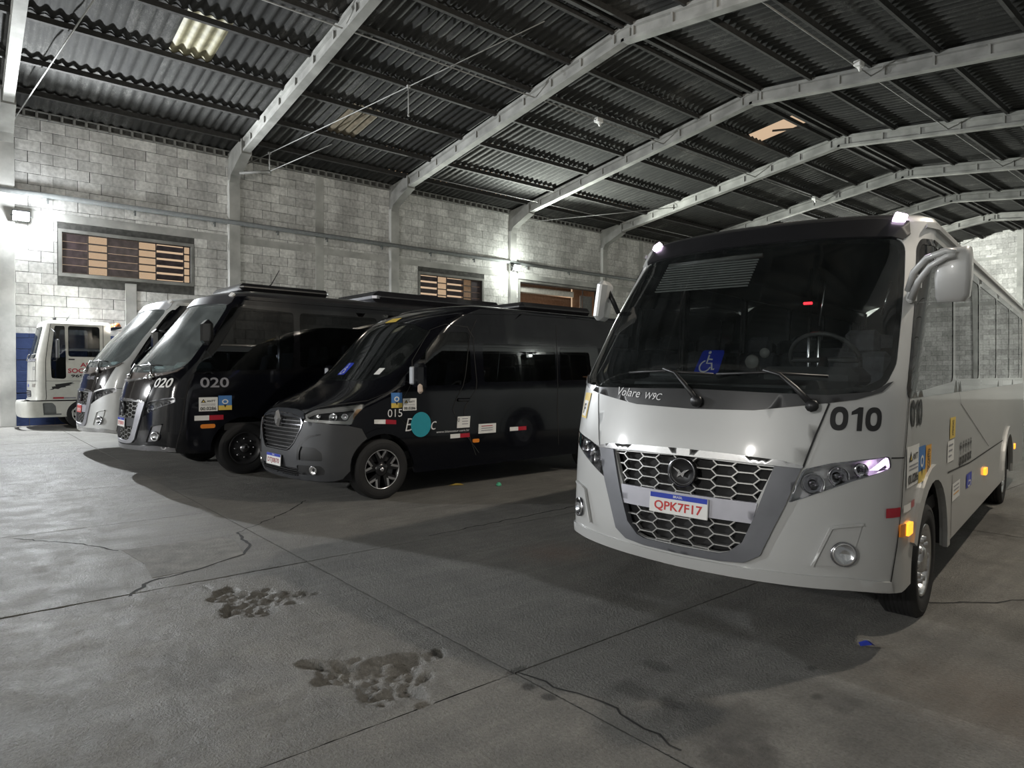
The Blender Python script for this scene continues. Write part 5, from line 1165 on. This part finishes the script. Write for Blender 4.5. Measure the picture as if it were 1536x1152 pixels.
for sg in (1, -1):
    f2 = lambda p: [(sg * s, z) for s, z in p]
    panel('air_inlet', vs, f2(rounded(inl, .03)), M_BLACKP, van, .008, .0, res=.06)
    pk = panel('fog_pocket', vs, f2(rounded(fogp, .03)), M_BLACKP, van, .008, 0, res=.06)
    c = vs.pt(np.array([sg * vs.sx(.76)]), np.array([.39]), .004)[0]; d_ = vs.pt(np.array([sg * vs.sx(.76)]), np.array([.39]), .2)[0] - c; Rm = Vector(d_).normalized().to_track_quat('Y', 'Z').to_matrix()
    q = MB(); q.lathe([(0, .0), (.035, .006), (.05, .018), (.055, .012), (.055, -.02)], tuple(c), 'Y', 18, R=Rm); q.build('fog_lamp', M_BULB, pk)
    arc = f2([(vs.sx(.52), .50), (vs.sx(.525), .62), (vs.sx(.58), .72), (vs.sx(.70), .79), (vs.sx(.86), .815), (vs.sx(.86), .80), (vs.sx(.72), .765), (vs.sx(.62), .70), (vs.sx(.57), .60), (vs.sx(.56), .50)])
    panel('bumper_crease', vs, arc, M_BLACKP, van, .0195, .0, res=.05)
    # headlight
    h = panel('headlight', vs, f2(hlv), mat('van_headlight_bowl', (.10, .10, .105), .35, .8, var=.1), van, -.06, 0, res=.05)
    H1 = np.array(f2(hlv)); cc = H1.mean(0)
    panel('daylight_strip', vs, f2(hlv), mat('led_light_guide', (.62, .62, .60), .35, var=.05), h, -.02, .03, [[tuple(cc + (p - cc) * np.array([.82, .62])) for p in H1]], .04)
    for (t, r) in ((.22, .045), (.55, .05), (.78, .035)):
        sA = vs.sx(.60) + (vs.sy(.52, 1.0) - vs.sx(.60)) * t; c = vs.pt(np.array([sg * sA]), np.array([1.015]), -.035)[0]; d_ = vs.pt(np.array([sg * sA]), np.array([1.015]), .2)[0] - c; Rm = Vector(d_).normalized().to_track_quat('Y', 'Z').to_matrix()
        q = MB(); q.lathe([(0, -.02), (r * .7, -.012), (r, .012), (r * 1.08, .01)], tuple(c), 'Y', 18, R=Rm); q.build('lamp_bowl', M_BULB, h)
    am = f2([(vs.sy(.50, .95), .95), (vs.sy(.56, 1.0), .97), (vs.sy(.60, 1.1), 1.10), (vs.sy(.54, 1.1), 1.10)]); panel('amber_indicator', vs, am, mat('pale_amber', (.55, .36, .2), .3, var=.1), h, -.015, 0, res=.05)
    panel('headlight_lens', vs, f2(hlv), M_LAMPLENS, van, .004, 0, res=.06)
# grille: dark fine mesh with thin chrome bars
panel('grille_backing', vs, grv, mat('grille_black', (.008, .008, .009), .7, var=.2), van, -.05, 0, res=.06)
q = MB(); P = np.array(grv)
for i in range(-30, 31):
    s = i * .022; zz = np.linspace(.6, 1.03, 40); ins = pip(np.stack([0 * zz + s, zz], 1), grv)
    if ins.any():
        z0, z1 = zz[ins].min(), zz[ins].max(); a = np.array([s - .003, s + .003, s + .003, s - .003]); b_ = np.array([z0, z0, z1, z1]); q.add(list(vs.pt(a, b_, -.012)) + list(vs.pt(a, b_, -.03)), [(0, 1, 2, 3), (0, 3, 7, 4), (1, 5, 6, 2)])
q.build('grille_mesh', M_BLACKP, van)
for i, z in enumerate(np.arange(.635, 1.02, .045)):
    ss = np.linspace(-.6, .6, 121); ins = pip(np.stack([ss, 0 * ss + z], 1), grv)
    if ins.any():
        s0, s1 = ss[ins].min(), ss[ins].max(); panel('grille_bar', vs, rect(s0, z - .006, s1, z + .006), M_DKCHROME if i % 3 == 0 else M_BLACKP, van, .0, .03, res=.12, grid=([], []))
panel('grille_frame', vs, grv, M_DKCHROME, van, .02, .04, [[(s * .975, .80 + (z - .80) * .965) for s, z in grv]], .05)
panel('grille_brow', vs, mirror([(0, 1.0), (.3, .995), (.545, .965), (.58, .985), (.5, 1.05), (.3, 1.075), (0, 1.08)]), mat('satin_brow', (.06, .065, .075), .35, .4, var=.05), van, .008, .03, res=.05)
panel('lower_grille', vs, lgr, M_BLACKP, van, -.02, 0, res=.06)
for z in (.31, .335, .36, .38): panel('lower_grille_bar', vs, rect(-.52, z, .52, z + .008), M_BLACKP, van, .004, .02, res=.12, grid=([], []))
# diamond badge
C0 = vs.pt(np.array([0.0]), np.array([.96]), .02)[0]; q = MB()
o_ = [(0, .105), (.066, 0), (0, -.105), (-.066, 0)]; i_ = [(0, .062), (.032, 0), (0, -.062), (-.032, 0)]
for k_ in range(4):
    a, b_, c_, d_ = o_[k_], o_[(k_ + 1) % 4], i_[(k_ + 1) % 4], i_[k_]; mid = lambda u, v: ((u[0] + v[0]) / 2, (u[1] + v[1]) / 2)
    m0, m1 = mid(a, d_), mid(b_, c_)
    f = lambda p, y: tuple(C0 + np.array([p[0], y, p[1]]))
    q.add([f(a, 0), f(b_, 0), f(m1, -.035), f(m0, -.035), f(c_, 0), f(d_, 0)], [(0, 1, 2, 3)[::-1], (3, 2, 4, 5)[::-1]])
q.build('diamond_badge', mat('satin_silver', (.6, .6, .61), .35, .6, var=.05), van)
plate(van, vs, 0.0, .472, .42, .14, 'DTJ0B70', mat('plate_dark_red', (.30, .03, .04), .5, var=.03), out=.05)
# glass
panel('windshield', vs, WV, V_GLASS, van, -.003, 0, res=.08)
panel('windshield_border', vs, WV, M_BLACKP, van, -.009, 0, [[(s * .955, 1.80 + (z - 1.80) * .93) for s, z in WV]], .07)
for sg in (1, -1):
    for w in (fw_, w2, w3): panel('side_window', vs, [(sg * s, z) for s, z in w], V_SIDE, van, -.002, 0, res=.12)
    f2 = lambda p: [(sg * s, z) for s, z in p]
    panel('door_gap', vs, f2(strip(sd([(2.31, .42), (2.31, 1.3), (2.30, 2.0), (2.2, 2.14), (1.85, 2.16), (1.66, 2.08), (1.34, 1.68), (1.28, 1.5), (1.30, .80)]), .010)), M_SEAM, van, .003, 0, res=.08)
    panel('door_gap', vs, f2(strip(sd([(2.36, .45), (2.36, 2.25)]), .010)), M_SEAM, van, .003, 0, res=.2); panel('door_gap', vs, f2(strip(sd([(3.91, .45), (3.91, 2.25)]), .010)), M_SEAM, van, .003, 0, res=.2)
    panel('roof_rail', vs, f2(strip(sd([(1.9, 2.24), (2.3, 2.33), (3.2, 2.38), (6.1, 2.38)]), .016)), PAINT_BLACK, van, .012, .012, res=.15)
    panel('arch_flare', vs, f2([(vs.sy(FAv[0] + .50 * math.cos(a), .5), .36 + .50 * math.sin(a)) for a in np.linspace(.05, PI - .05, 17)] + [(vs.sy(FAv[0] + .43 * math.cos(a), .5), .36 + .43 * math.sin(a)) for a in np.linspace(PI - .05, .05, 17)]), PAINT_BLACK, van, .015, .02, res=.06)
    panel('bonnet_gap', vs, f2(strip([(vs.sx(.6), 1.105), (vs.sx(.9), 1.16), (vs.sy(.66, 1.18), 1.19), (vs.sy(1.0, 1.3), 1.32), (vs.sy(1.2, 1.4), 1.42)], .012)), M_SEAM, van, .003, 0, res=.06)
    wheel(van, (sg * .93, FAv[0], .362), .362, .23, 'alloy', sg); wheel(van, (sg * .93, RAv[0], .362), .362, .23, 'alloy', sg)
    # mirror
    q = MB(); q.box((sg * 1.04, 1.36, 1.44), (.10, .10, .10), bev=.02); q.tube([(sg * 1.04, 1.34, 1.44), (sg * 1.14, 1.30, 1.45)], .03, 8); o = q.build('mirror_arm', M_BLACKP, van)
    q = MB(); q.box((sg * 1.19, 1.30, 1.47), (.22, .14, .34), bev=.05); hd = q.build('mirror_head', PAINT_BLACK, o)
    q = MB(); q.box((sg * 1.13, 1.225, 1.49), (.09, .03, .22), bev=.012); q.build('mirror_trim', mat('satin_grey', (.35, .36, .38), .4, .3, var=.05), hd)
    q = MB(); q.box((sg * 1.265, 1.255, 1.33), (.06, .07, .12), bev=.025); q.build('mirror_indicator', mat('pale_indicator', (.62, .50, .42), .3, var=.05), hd)
# cabin
q = MB(); q.prism([(.95, .7), (1.0, 1.36), (1.2, 1.42), (1.55, 1.38), (1.65, 1.1), (1.5, .7)], 1.7, (-.85, 0, 0), ((0, 1, 0), (0, 0, 1), (1, 0, 0))); q.build('dashboard', mat('dash_grey', (.07, .072, .075), .7), van)
ctr = Vector((.45, 1.68, 1.36)); Rw = Matrix.Rotation(-.7, 3, 'X'); q = MB(); q.tube([ctr + Rw @ Vector((.19 * math.cos(a), .19 * math.sin(a), 0)) for a in np.linspace(0, 2 * PI, 25)], .015, 6); q.tube([ctr + Rw @ Vector((-.19, 0, 0)), ctr + Rw @ Vector((.19, 0, 0))], .016, 6); q.build('steering_wheel', M_BLACKP, van)
for x in (.45, -.25, -.62): seat(van, x, 2.15, z=.85)
for y in (3.2, 4.1):
    for x in (-.68, -.2, .6): seat(van, x, y, z=.8)
# stickers and lettering
SV = SideView(vs)
wheelchair_sign(van, vs, -.02 - .16, 1.50, .20, .16, -.002, .02)
panel('white_windscreen_sticker', vs, rect(vs.sx(.68), 1.50, vs.sx(.68) + .09, 1.58), M_WHITE, van, .004, 0, res=.05); panel('yellow_roof_sticker', vs, [(-.18, 2.225), (.12, 2.225), (.10, 2.29), (-.16, 2.29)], M_YELLOW, van, .004, 0, res=.05)
tourism(van, SV, .99, 1.28, .155, .185); permit(van, SV, 1.155, 1.207, .20, .15)
words('fleet_number', SV, SV.sy(.94, 1.0), .985, .095, '015', M_SILVERVINYL, van, .205, .0, off=.006)
ss = (.755, .91, 1.06); panel('white_reflector', SV, [(ss[0], .915), (ss[1], .905), (ss[1], .96), (ss[0], .965)], M_WHITE, van, .005, 0, res=.1); panel('red_reflector', SV, [(ss[1], .905), (ss[2], .895), (ss[2], .945), (ss[1], .96)], M_RED, van, .005, 0, res=.1)
reflector(van, SV, 1.88, .725, .32, .055); reflector(van, SV, 2.92, .765, .32, .055)
panel('teal_disc', SV, circle((1.42, .875), .152, 28, .158), mat('teal_vinyl', (.02, .30, .38), .5, var=.05), van, .009, 0, res=.06)
words('company_lettering', SV, SV.sy(1.19, .85), .80, .16, 'Blanc', M_SILVERVINYL, van, .47, -.01, .25, off=.006)
words('web_lettering', SV, SV.sy(1.655, .75), .752, .028, 'www.blancotur.com.br', M_SILVERVINYL, van, .54, .0, off=.006)
o = flat('white_notice_sticker', vs, 1.985, .80, 2.20, .95, M_WHITE, van); words('notice_digit', vs, vs.sy(2.0, .9), .88, .05, '0', M_INK, o, off=.006)
for i in range(3): flat('notice_line', vs, 2.07, .915 - i * .035, 2.17, .925 - i * .035, M_GREYVINYL, o, .006)
o = flat('white_notice_sticker', vs, 2.35, .705, 2.66, .835, M_WHITE, van)
for i in range(3): flat('notice_line', vs, 2.40, .80 - i * .03, 2.6, .81 - i * .03, M_RED if i == 0 else M_GREYVINYL, o, .006)
panel('side_indicator', vs, rounded(rect(vs.sy(2.25, .61), .59, vs.sy(2.36, .61), .64), .02), M_AMBER, van, .012, .015)
# door handle, roof air unit
q = MB(); q.box((1.045, 2.1, 1.17), (.03, .2, .045), bev=.012); q.build('door_handle', PAINT_BLACK, van)
q = MB(); q.box((0, 4.3, 2.54), (1.3, 1.6, .14), bev=.06); q.build('air_conditioner', VISOR_BLACK, van)

# ---- white tow truck
TRK = (-24.571 + .07, 1.56)
trk = tag(empty('tow_truck', (TRK[0], TRK[1], 0), (0, 0, .035)), 'white cab-over tow truck with red lettering in front of the blue painted wall', 'truck')
ts = Skin(.912, 3.6, .34, [.2, .5, .84, .86, 1.2, 2.0, 2.05, 3.1, 3.4], [.0, -.02, -.02, .05, .04, .06, .07, .30, .40], 1.2, 2.02, .07, 2.0, 1.3)
T_WHITE = mat('white_truck_paint', (.62, .62, .57), .45, coat=.35, var=.05, back=(.05, .05, .05))
tb = lambda pts: ts.side(pts); ZC = 3.12
tws = mirror([(0, 2.08), (.66, 2.08), (.74, 2.12), (.72, 2.98), (.66, 3.02), (0, 3.03)])
tdo = rounded(tb([(.47, 1.49), (.56, 3.06), (.86, 3.06), (.86, 1.50), (.80, 1.45)]), .08); tdo = rounded(tb([(.50, 1.50), (.59, 3.05), (.84, 3.05), (.86, 2.16), (.86, 1.52), (.80, 1.48)]), .06)
tdw = rounded(tb([(.92, 2.14), (.92, 3.06), (1.73, 3.06), (1.73, 2.14)]), .08)
hs = [tws, tdo, neg(tdo), tdw, neg(tdw)]
tsm = ts.sy(2.02, 2.0)
panel('cab_shell', ts, [(-tsm, .86), (tsm, .86), (ts.sy(2.02, 3.0), ZC), (-ts.sy(2.02, 3.0), ZC)], T_WHITE, trk, 0, .03, hs, .09)
sg_ = np.linspace(-ts.sy(2.0, 3.0), ts.sy(2.0, 3.0), 61); ed = ts.pt(sg_, np.full_like(sg_, ZC)); V = []
for t in np.linspace(0, PI / 2, 6):
    g = 1 - math.cos(t); V += list(np.stack([ed[:, 0] * (1 - g), ed[:, 1] + (np.maximum(ed[:, 1], ed[:, 1].min() + .4) - ed[:, 1]) * g, ZC + .13 * math.sin(t) + 0 * ed[:, 0]], 1))
obj('roof', mesh('roof', V, [(i * 61 + j, i * 61 + j + 1, (i + 1) * 61 + j + 1, (i + 1) * 61 + j) for i in range(5) for j in range(60)], T_WHITE, True), trk)
q = MB(); q.add([(-.91, 2.02, .86), (.91, 2.02, .86), (.86, 2.02, 3.12), (-.86, 2.02, 3.12)], [(0, 1, 2, 3)]); q.build('cab_rear', T_WHITE, trk)
panel('windshield', ts, tws, glass('truck_glass', (.45, .47, .48), .01, 1.5, .04), trk, -.004, 0, res=.12)
TG = glass('truck_side_glass', (.22, .24, .26), .01, 1.5, .01)
for sg in (1, -1):
    f2 = lambda p: [(sg * s, z) for s, z in p]
    for w in (tdo, tdw): panel('door_window', ts, f2(w), TG, trk, -.003, 0, res=.12); panel('window_seal', ts, f2(w), M_BLACKP, trk, -.006, 0, [[tuple(np.array(w).mean(0) + (np.array(p) - np.array(w).mean(0)) * np.array([.92, .96])) for p in f2(w)] if False else [(sg * s, z) for s, z in [tuple(np.array(w).mean(0) + (np.array(p) - np.array(w).mean(0)) * np.array([.93, .96])) for p in w]]], .1)
    panel('door_gap', ts, f2(strip(tb([(.36, .87), (.36, 2.0), (.50, 3.12)]), .016)), M_SEAM, trk, .003, 0, res=.1); panel('door_gap', ts, f2(strip(tb([(1.82, 3.12), (1.82, 2.0), (1.80, 1.6), (1.35, 1.2), (1.3, .88)]), .016)), M_SEAM, trk, .003, 0, res=.1)
    panel('door_gap', ts, f2(strip(tb([(.37, 1.42), (1.4, 1.42)]), .008)), M_SEAM, trk, .003, 0, res=.1)
    # mirrors: tall head on stalks
    q = MB(); q.tube([(sg * .90, .50, 2.95), (sg * 1.10, .56, 2.85), (sg * 1.12, .60, 2.75)], .014, 6); o = q.build('mirror_arm', M_BLACKP, trk); q = MB(); q.tube([(sg * .90, .55, 2.02), (sg * 1.12, .60, 2.02), (sg * 1.12, .60, 2.1)], .014, 6); q.build('mirror_arm', M_BLACKP, trk)
    q = MB(); q.box((sg * 1.12, .62, 2.36), (.20, .09, .58), bev=.035); q.build('mirror_head', M_BLACKP, o)
    wheel(trk, (sg * .82, 1.27, .43), .43, .24, 'truck', sg); wheel(trk, (sg * .82, 4.9, .43), .43, .24, 'truck', sg)
q = MB(); prof = [(-.10, .36), (-.24, .44), (-.26, .80), (-.22, .86), (1.10, .86), (1.12, .55), (1.0, .34), (.40, .33)]
tbs = Skin(.93, 3.2, .40, [.2, .36, .46, .8, .88], [.14, .04, .0, .0, .05], 1.4, 1.2)
TB0 = -.25
class Off:
    def __init__(s, k, dy): s.k, s.dy = k, dy
    def pt(s, a, b, off=0.0): return s.k.pt(a, b, off) + np.array([0, s.dy, 0])
    def sy(s, y, z): return s.k.sy(y - s.dy, z)
tbo = Off(tbs, TB0); se = tbo.sy(.95, .6)
panel('bumper', tbo, [(-se, .36), (0, .36), (se, .36), (tbo.sy(1.1, .8), .82), (0, .84), (-tbo.sy(1.1, .8), .82)], T_WHITE, trk, 0, .06, [rounded([(tbo.sy(.30, .7), .45), (tbo.sy(.28, .7), .78), (tbo.sy(.52, .7), .78), (tbo.sy(.60, .6), .68), (tbo.sy(.62, .5), .45)], .03)], .09)
q = MB(); q.box((.87, .44, .60), (.04, .34, .34)); q.box((.89, .52, .44), (.10, .44, .04), bev=.01); q.build('step', M_PIPE, trk)
q = MB(); q.box((-.55, TB0 + .06, .56), (.3, .05, .16), bev=.02); q.box((.62, TB0 + .09, .56), (.3, .05, .16), bev=.02, rz=.12); q.build('bumper_lamp', mat('dull_lens', (.35, .33, .30), .3, var=.1), trk)
q = MB(); q.box((0, 1.1, .75), (1.6, 1.9, .2)); q.box((0, 3.6, .72), (.8, 5.4, .22)); q.build('chassis', M_DARKIN, trk)
q = MB(); q.box((0, 4.2, 1.02), (1.8, 4.0, .14), bev=.02); q.box((0, 2.25, 1.9), (1.8, .08, 1.7), bev=.02); q.build('recovery_bed', M_PIPE, trk)
# face: panel gap, grille, maker's oval, headlamp hints, wipers
panel('panel_gap_or_reflection', ts, strip([(-.88, 1.42), (0, 1.42), (.88, 1.42)], .014), M_SEAM, trk, .003, 0, res=.1); panel('panel_gap_or_reflection', ts, strip([(-.80, 1.98), (0, 1.99), (.80, 1.98)], .012), M_SEAM, trk, .003, 0, res=.1); panel('panel_gap_or_reflection', ts, strip([(.80, 1.98), (.80, 1.42)], .012), M_SEAM, trk, .003, 0)
panel('grille', ts, rounded(rect(-.50, .95, .50, 1.14), .04), mat('grille_black', (.008, .008, .009), .7), trk, .004, 0, res=.1)
for z in (.98, 1.03, 1.08): panel('grille_slat', ts, rect(-.47, z, .47, z + .02), M_GREYVINYL, trk, .014, .012, res=.3, grid=([], []))
panel('maker_oval', ts, circle((0, 1.28), .10, 20, .05), M_PLATEBLUE, trk, .006, 0, res=.05); panel('turn_lamp', ts, rect(.62, 1.24, .80, 1.34), mat('dull_lens', (.35, .33, .30), .3), trk, .006, .01, res=.1)
panel('cowl', ts, rounded([(-.80, 2.0), (.80, 2.0), (.78, 2.07), (-.78, 2.07)], .02), M_GREYVINYL, trk, .008, .02, res=.1)
for s0 in (-.45, .35):
    q = MB(); q.tube([ts.pt(np.array([s]), np.array([z]), .03)[0] for s, z in ((s0, 2.02), (s0 + .18, 2.18), (s0 + .42, 2.2))], .014, 6); q.build('wiper', M_CABLE, trk)
words('number_lettering', ts, .66, 1.74, .10, '12', M_GREYVINYL, trk, .12, .02)
def sidewords(name, y, z, h, wdt, body, m, bold=.03): words(name, ts, ts.sy(y, z), z, h, body, m, trk, wdt, bold, off=.006)
M_TRED = mat('truck_red_vinyl', (.42, .03, .05), .5, var=.08)
sidewords('red_lettering', 1.21, 1.835, .13, .62, 'AUTO', M_TRED); sidewords('red_lettering', .905, 1.655, .14, 1.0, 'SOCORRO', M_TRED); sidewords('phone_lettering', .98, 1.525, .09, .62, '96954-', M_INK)
q = MB(); random.seed(3); base_ = [(.44, 1.16), (.52, 1.20), (.50, 1.25), (.60, 1.27), (.58, 1.32), (.70, 1.335), (.86, 1.36), (1.06, 1.395), (.98, 1.35), (1.08, 1.345), (.94, 1.31), (.99, 1.29), (.84, 1.265), (.86, 1.24), (.74, 1.225), (.66, 1.18), (.58, 1.19), (.52, 1.165)]
P_ = [(ts.sy(y, z), z) for y, z in base_]; panel('eagle_silhouette', ts, P_, M_INK, trk, .005, 0, res=.05)
panel('red_reflector', ts, rect(ts.sy(.53, .9), .895, ts.sy(.80, .9), .945), M_RED, trk, .005, 0, res=.1); panel('grey_reflector', ts, rect(ts.sy(.80, .9), .895, ts.sy(1.1, .9), .935), M_GREYVINYL, trk, .005, 0, res=.1)
q = MB(); q.box((.90, 1.0, 2.06), (.04, .16, .04), bev=.01); q.build('door_handle', M_BLACKP, trk)
bar_ = MB(); bar_.box((0, 2.25, 3.08), (1.5, .22, .06), bev=.02); o = bar_.build('beacon_bar', M_BLACKP, trk)
for x in (-.62, -.2, .2, .62):
    q = MB(); q.lathe([(.0, .13), (.06, .12), (.10, .06), (.11, 0)], (x, 2.25, 3.10), 'Z', 14); q.build('beacon_lens', mat('orange_beacon', (.55, .18, .06), .3, coat=.4, var=.1), o)
q = MB(); q.tube([(.62, .62, 3.23), (.62, .62, 3.30)], .045, 8); q.tube([(.55, .9, 3.2), (.5, 1.05, 3.45)], .008, 5); q.build('roof_marker', M_BLACKP, trk)
for x in (.42, -.42): seat(trk, x, 1.45, z=1.35)
q = MB(); q.prism([(.12, 1.3), (.16, 1.95), (.45, 1.98), (.6, 1.7), (.55, 1.3)], 1.6, (-.8, 0, 0), ((0, 1, 0), (0, 0, 1), (1, 0, 0))); q.build('dashboard', mat('dash_grey', (.07, .072, .075), .7), trk)

# ---- small litter
q = MB(); q.add([(0, 0, .01), (.10, .02, .03), (.13, .07, .012), (.06, .10, .045), (-.02, .06, .02), (.05, .05, .055)], [(0, 1, 5), (1, 2, 5), (2, 3, 5), (3, 4, 5), (4, 0, 5), (0, 4, 3, 2, 1)])
o = q.build('crumpled_wrapper', mat('blue_foil', (.03, .05, .35), .3, coat=.4, var=.2), loc=(-1.68, 4.08, 0), rot=(0, 0, .4)); o.scale = (.6, .6, .7); tag(o, 'crumpled blue and white wrapper on the floor beside the silver minibus wheel', 'litter')
q = MB(); q.add([(.02, .03, .058), (.09, .05, .05), (.07, .09, .05), (.01, .08, .05)], [(0, 1, 2, 3)]); q.build('white_corner', M_WHITE, o)
q = MB(); q.add([(0, 0, .004), (.14, .01, .012), (.22, .06, .006), (.16, .11, .02), (.04, .09, .006), (.1, .05, .03)], [(0, 1, 5), (1, 2, 5), (2, 3, 5), (3, 4, 5), (4, 0, 5), (0, 4, 3, 2, 1)])
o = q.build('dry_leaf', mat('yellow_leaf', (.42, .30, .06), .7, var=.2), loc=(-7.98, 5.45, 0), rot=(0, 0, .8)); tag(o, 'yellow dry leaf lying under the side of the black van', 'litter')
q = MB(); q.box((0, 0, .02), (.07, .06, .04), bev=.012); q.box((.0, 0, .045), (.04, .04, .02), bev=.006); o = q.build('bottle_cap', mat('green_plastic', (.12, .50, .30), .4, var=.1), loc=(-7.5, 6.0, 0)); tag(o, 'bright green bottle cap in the shadow beside the van', 'litter')
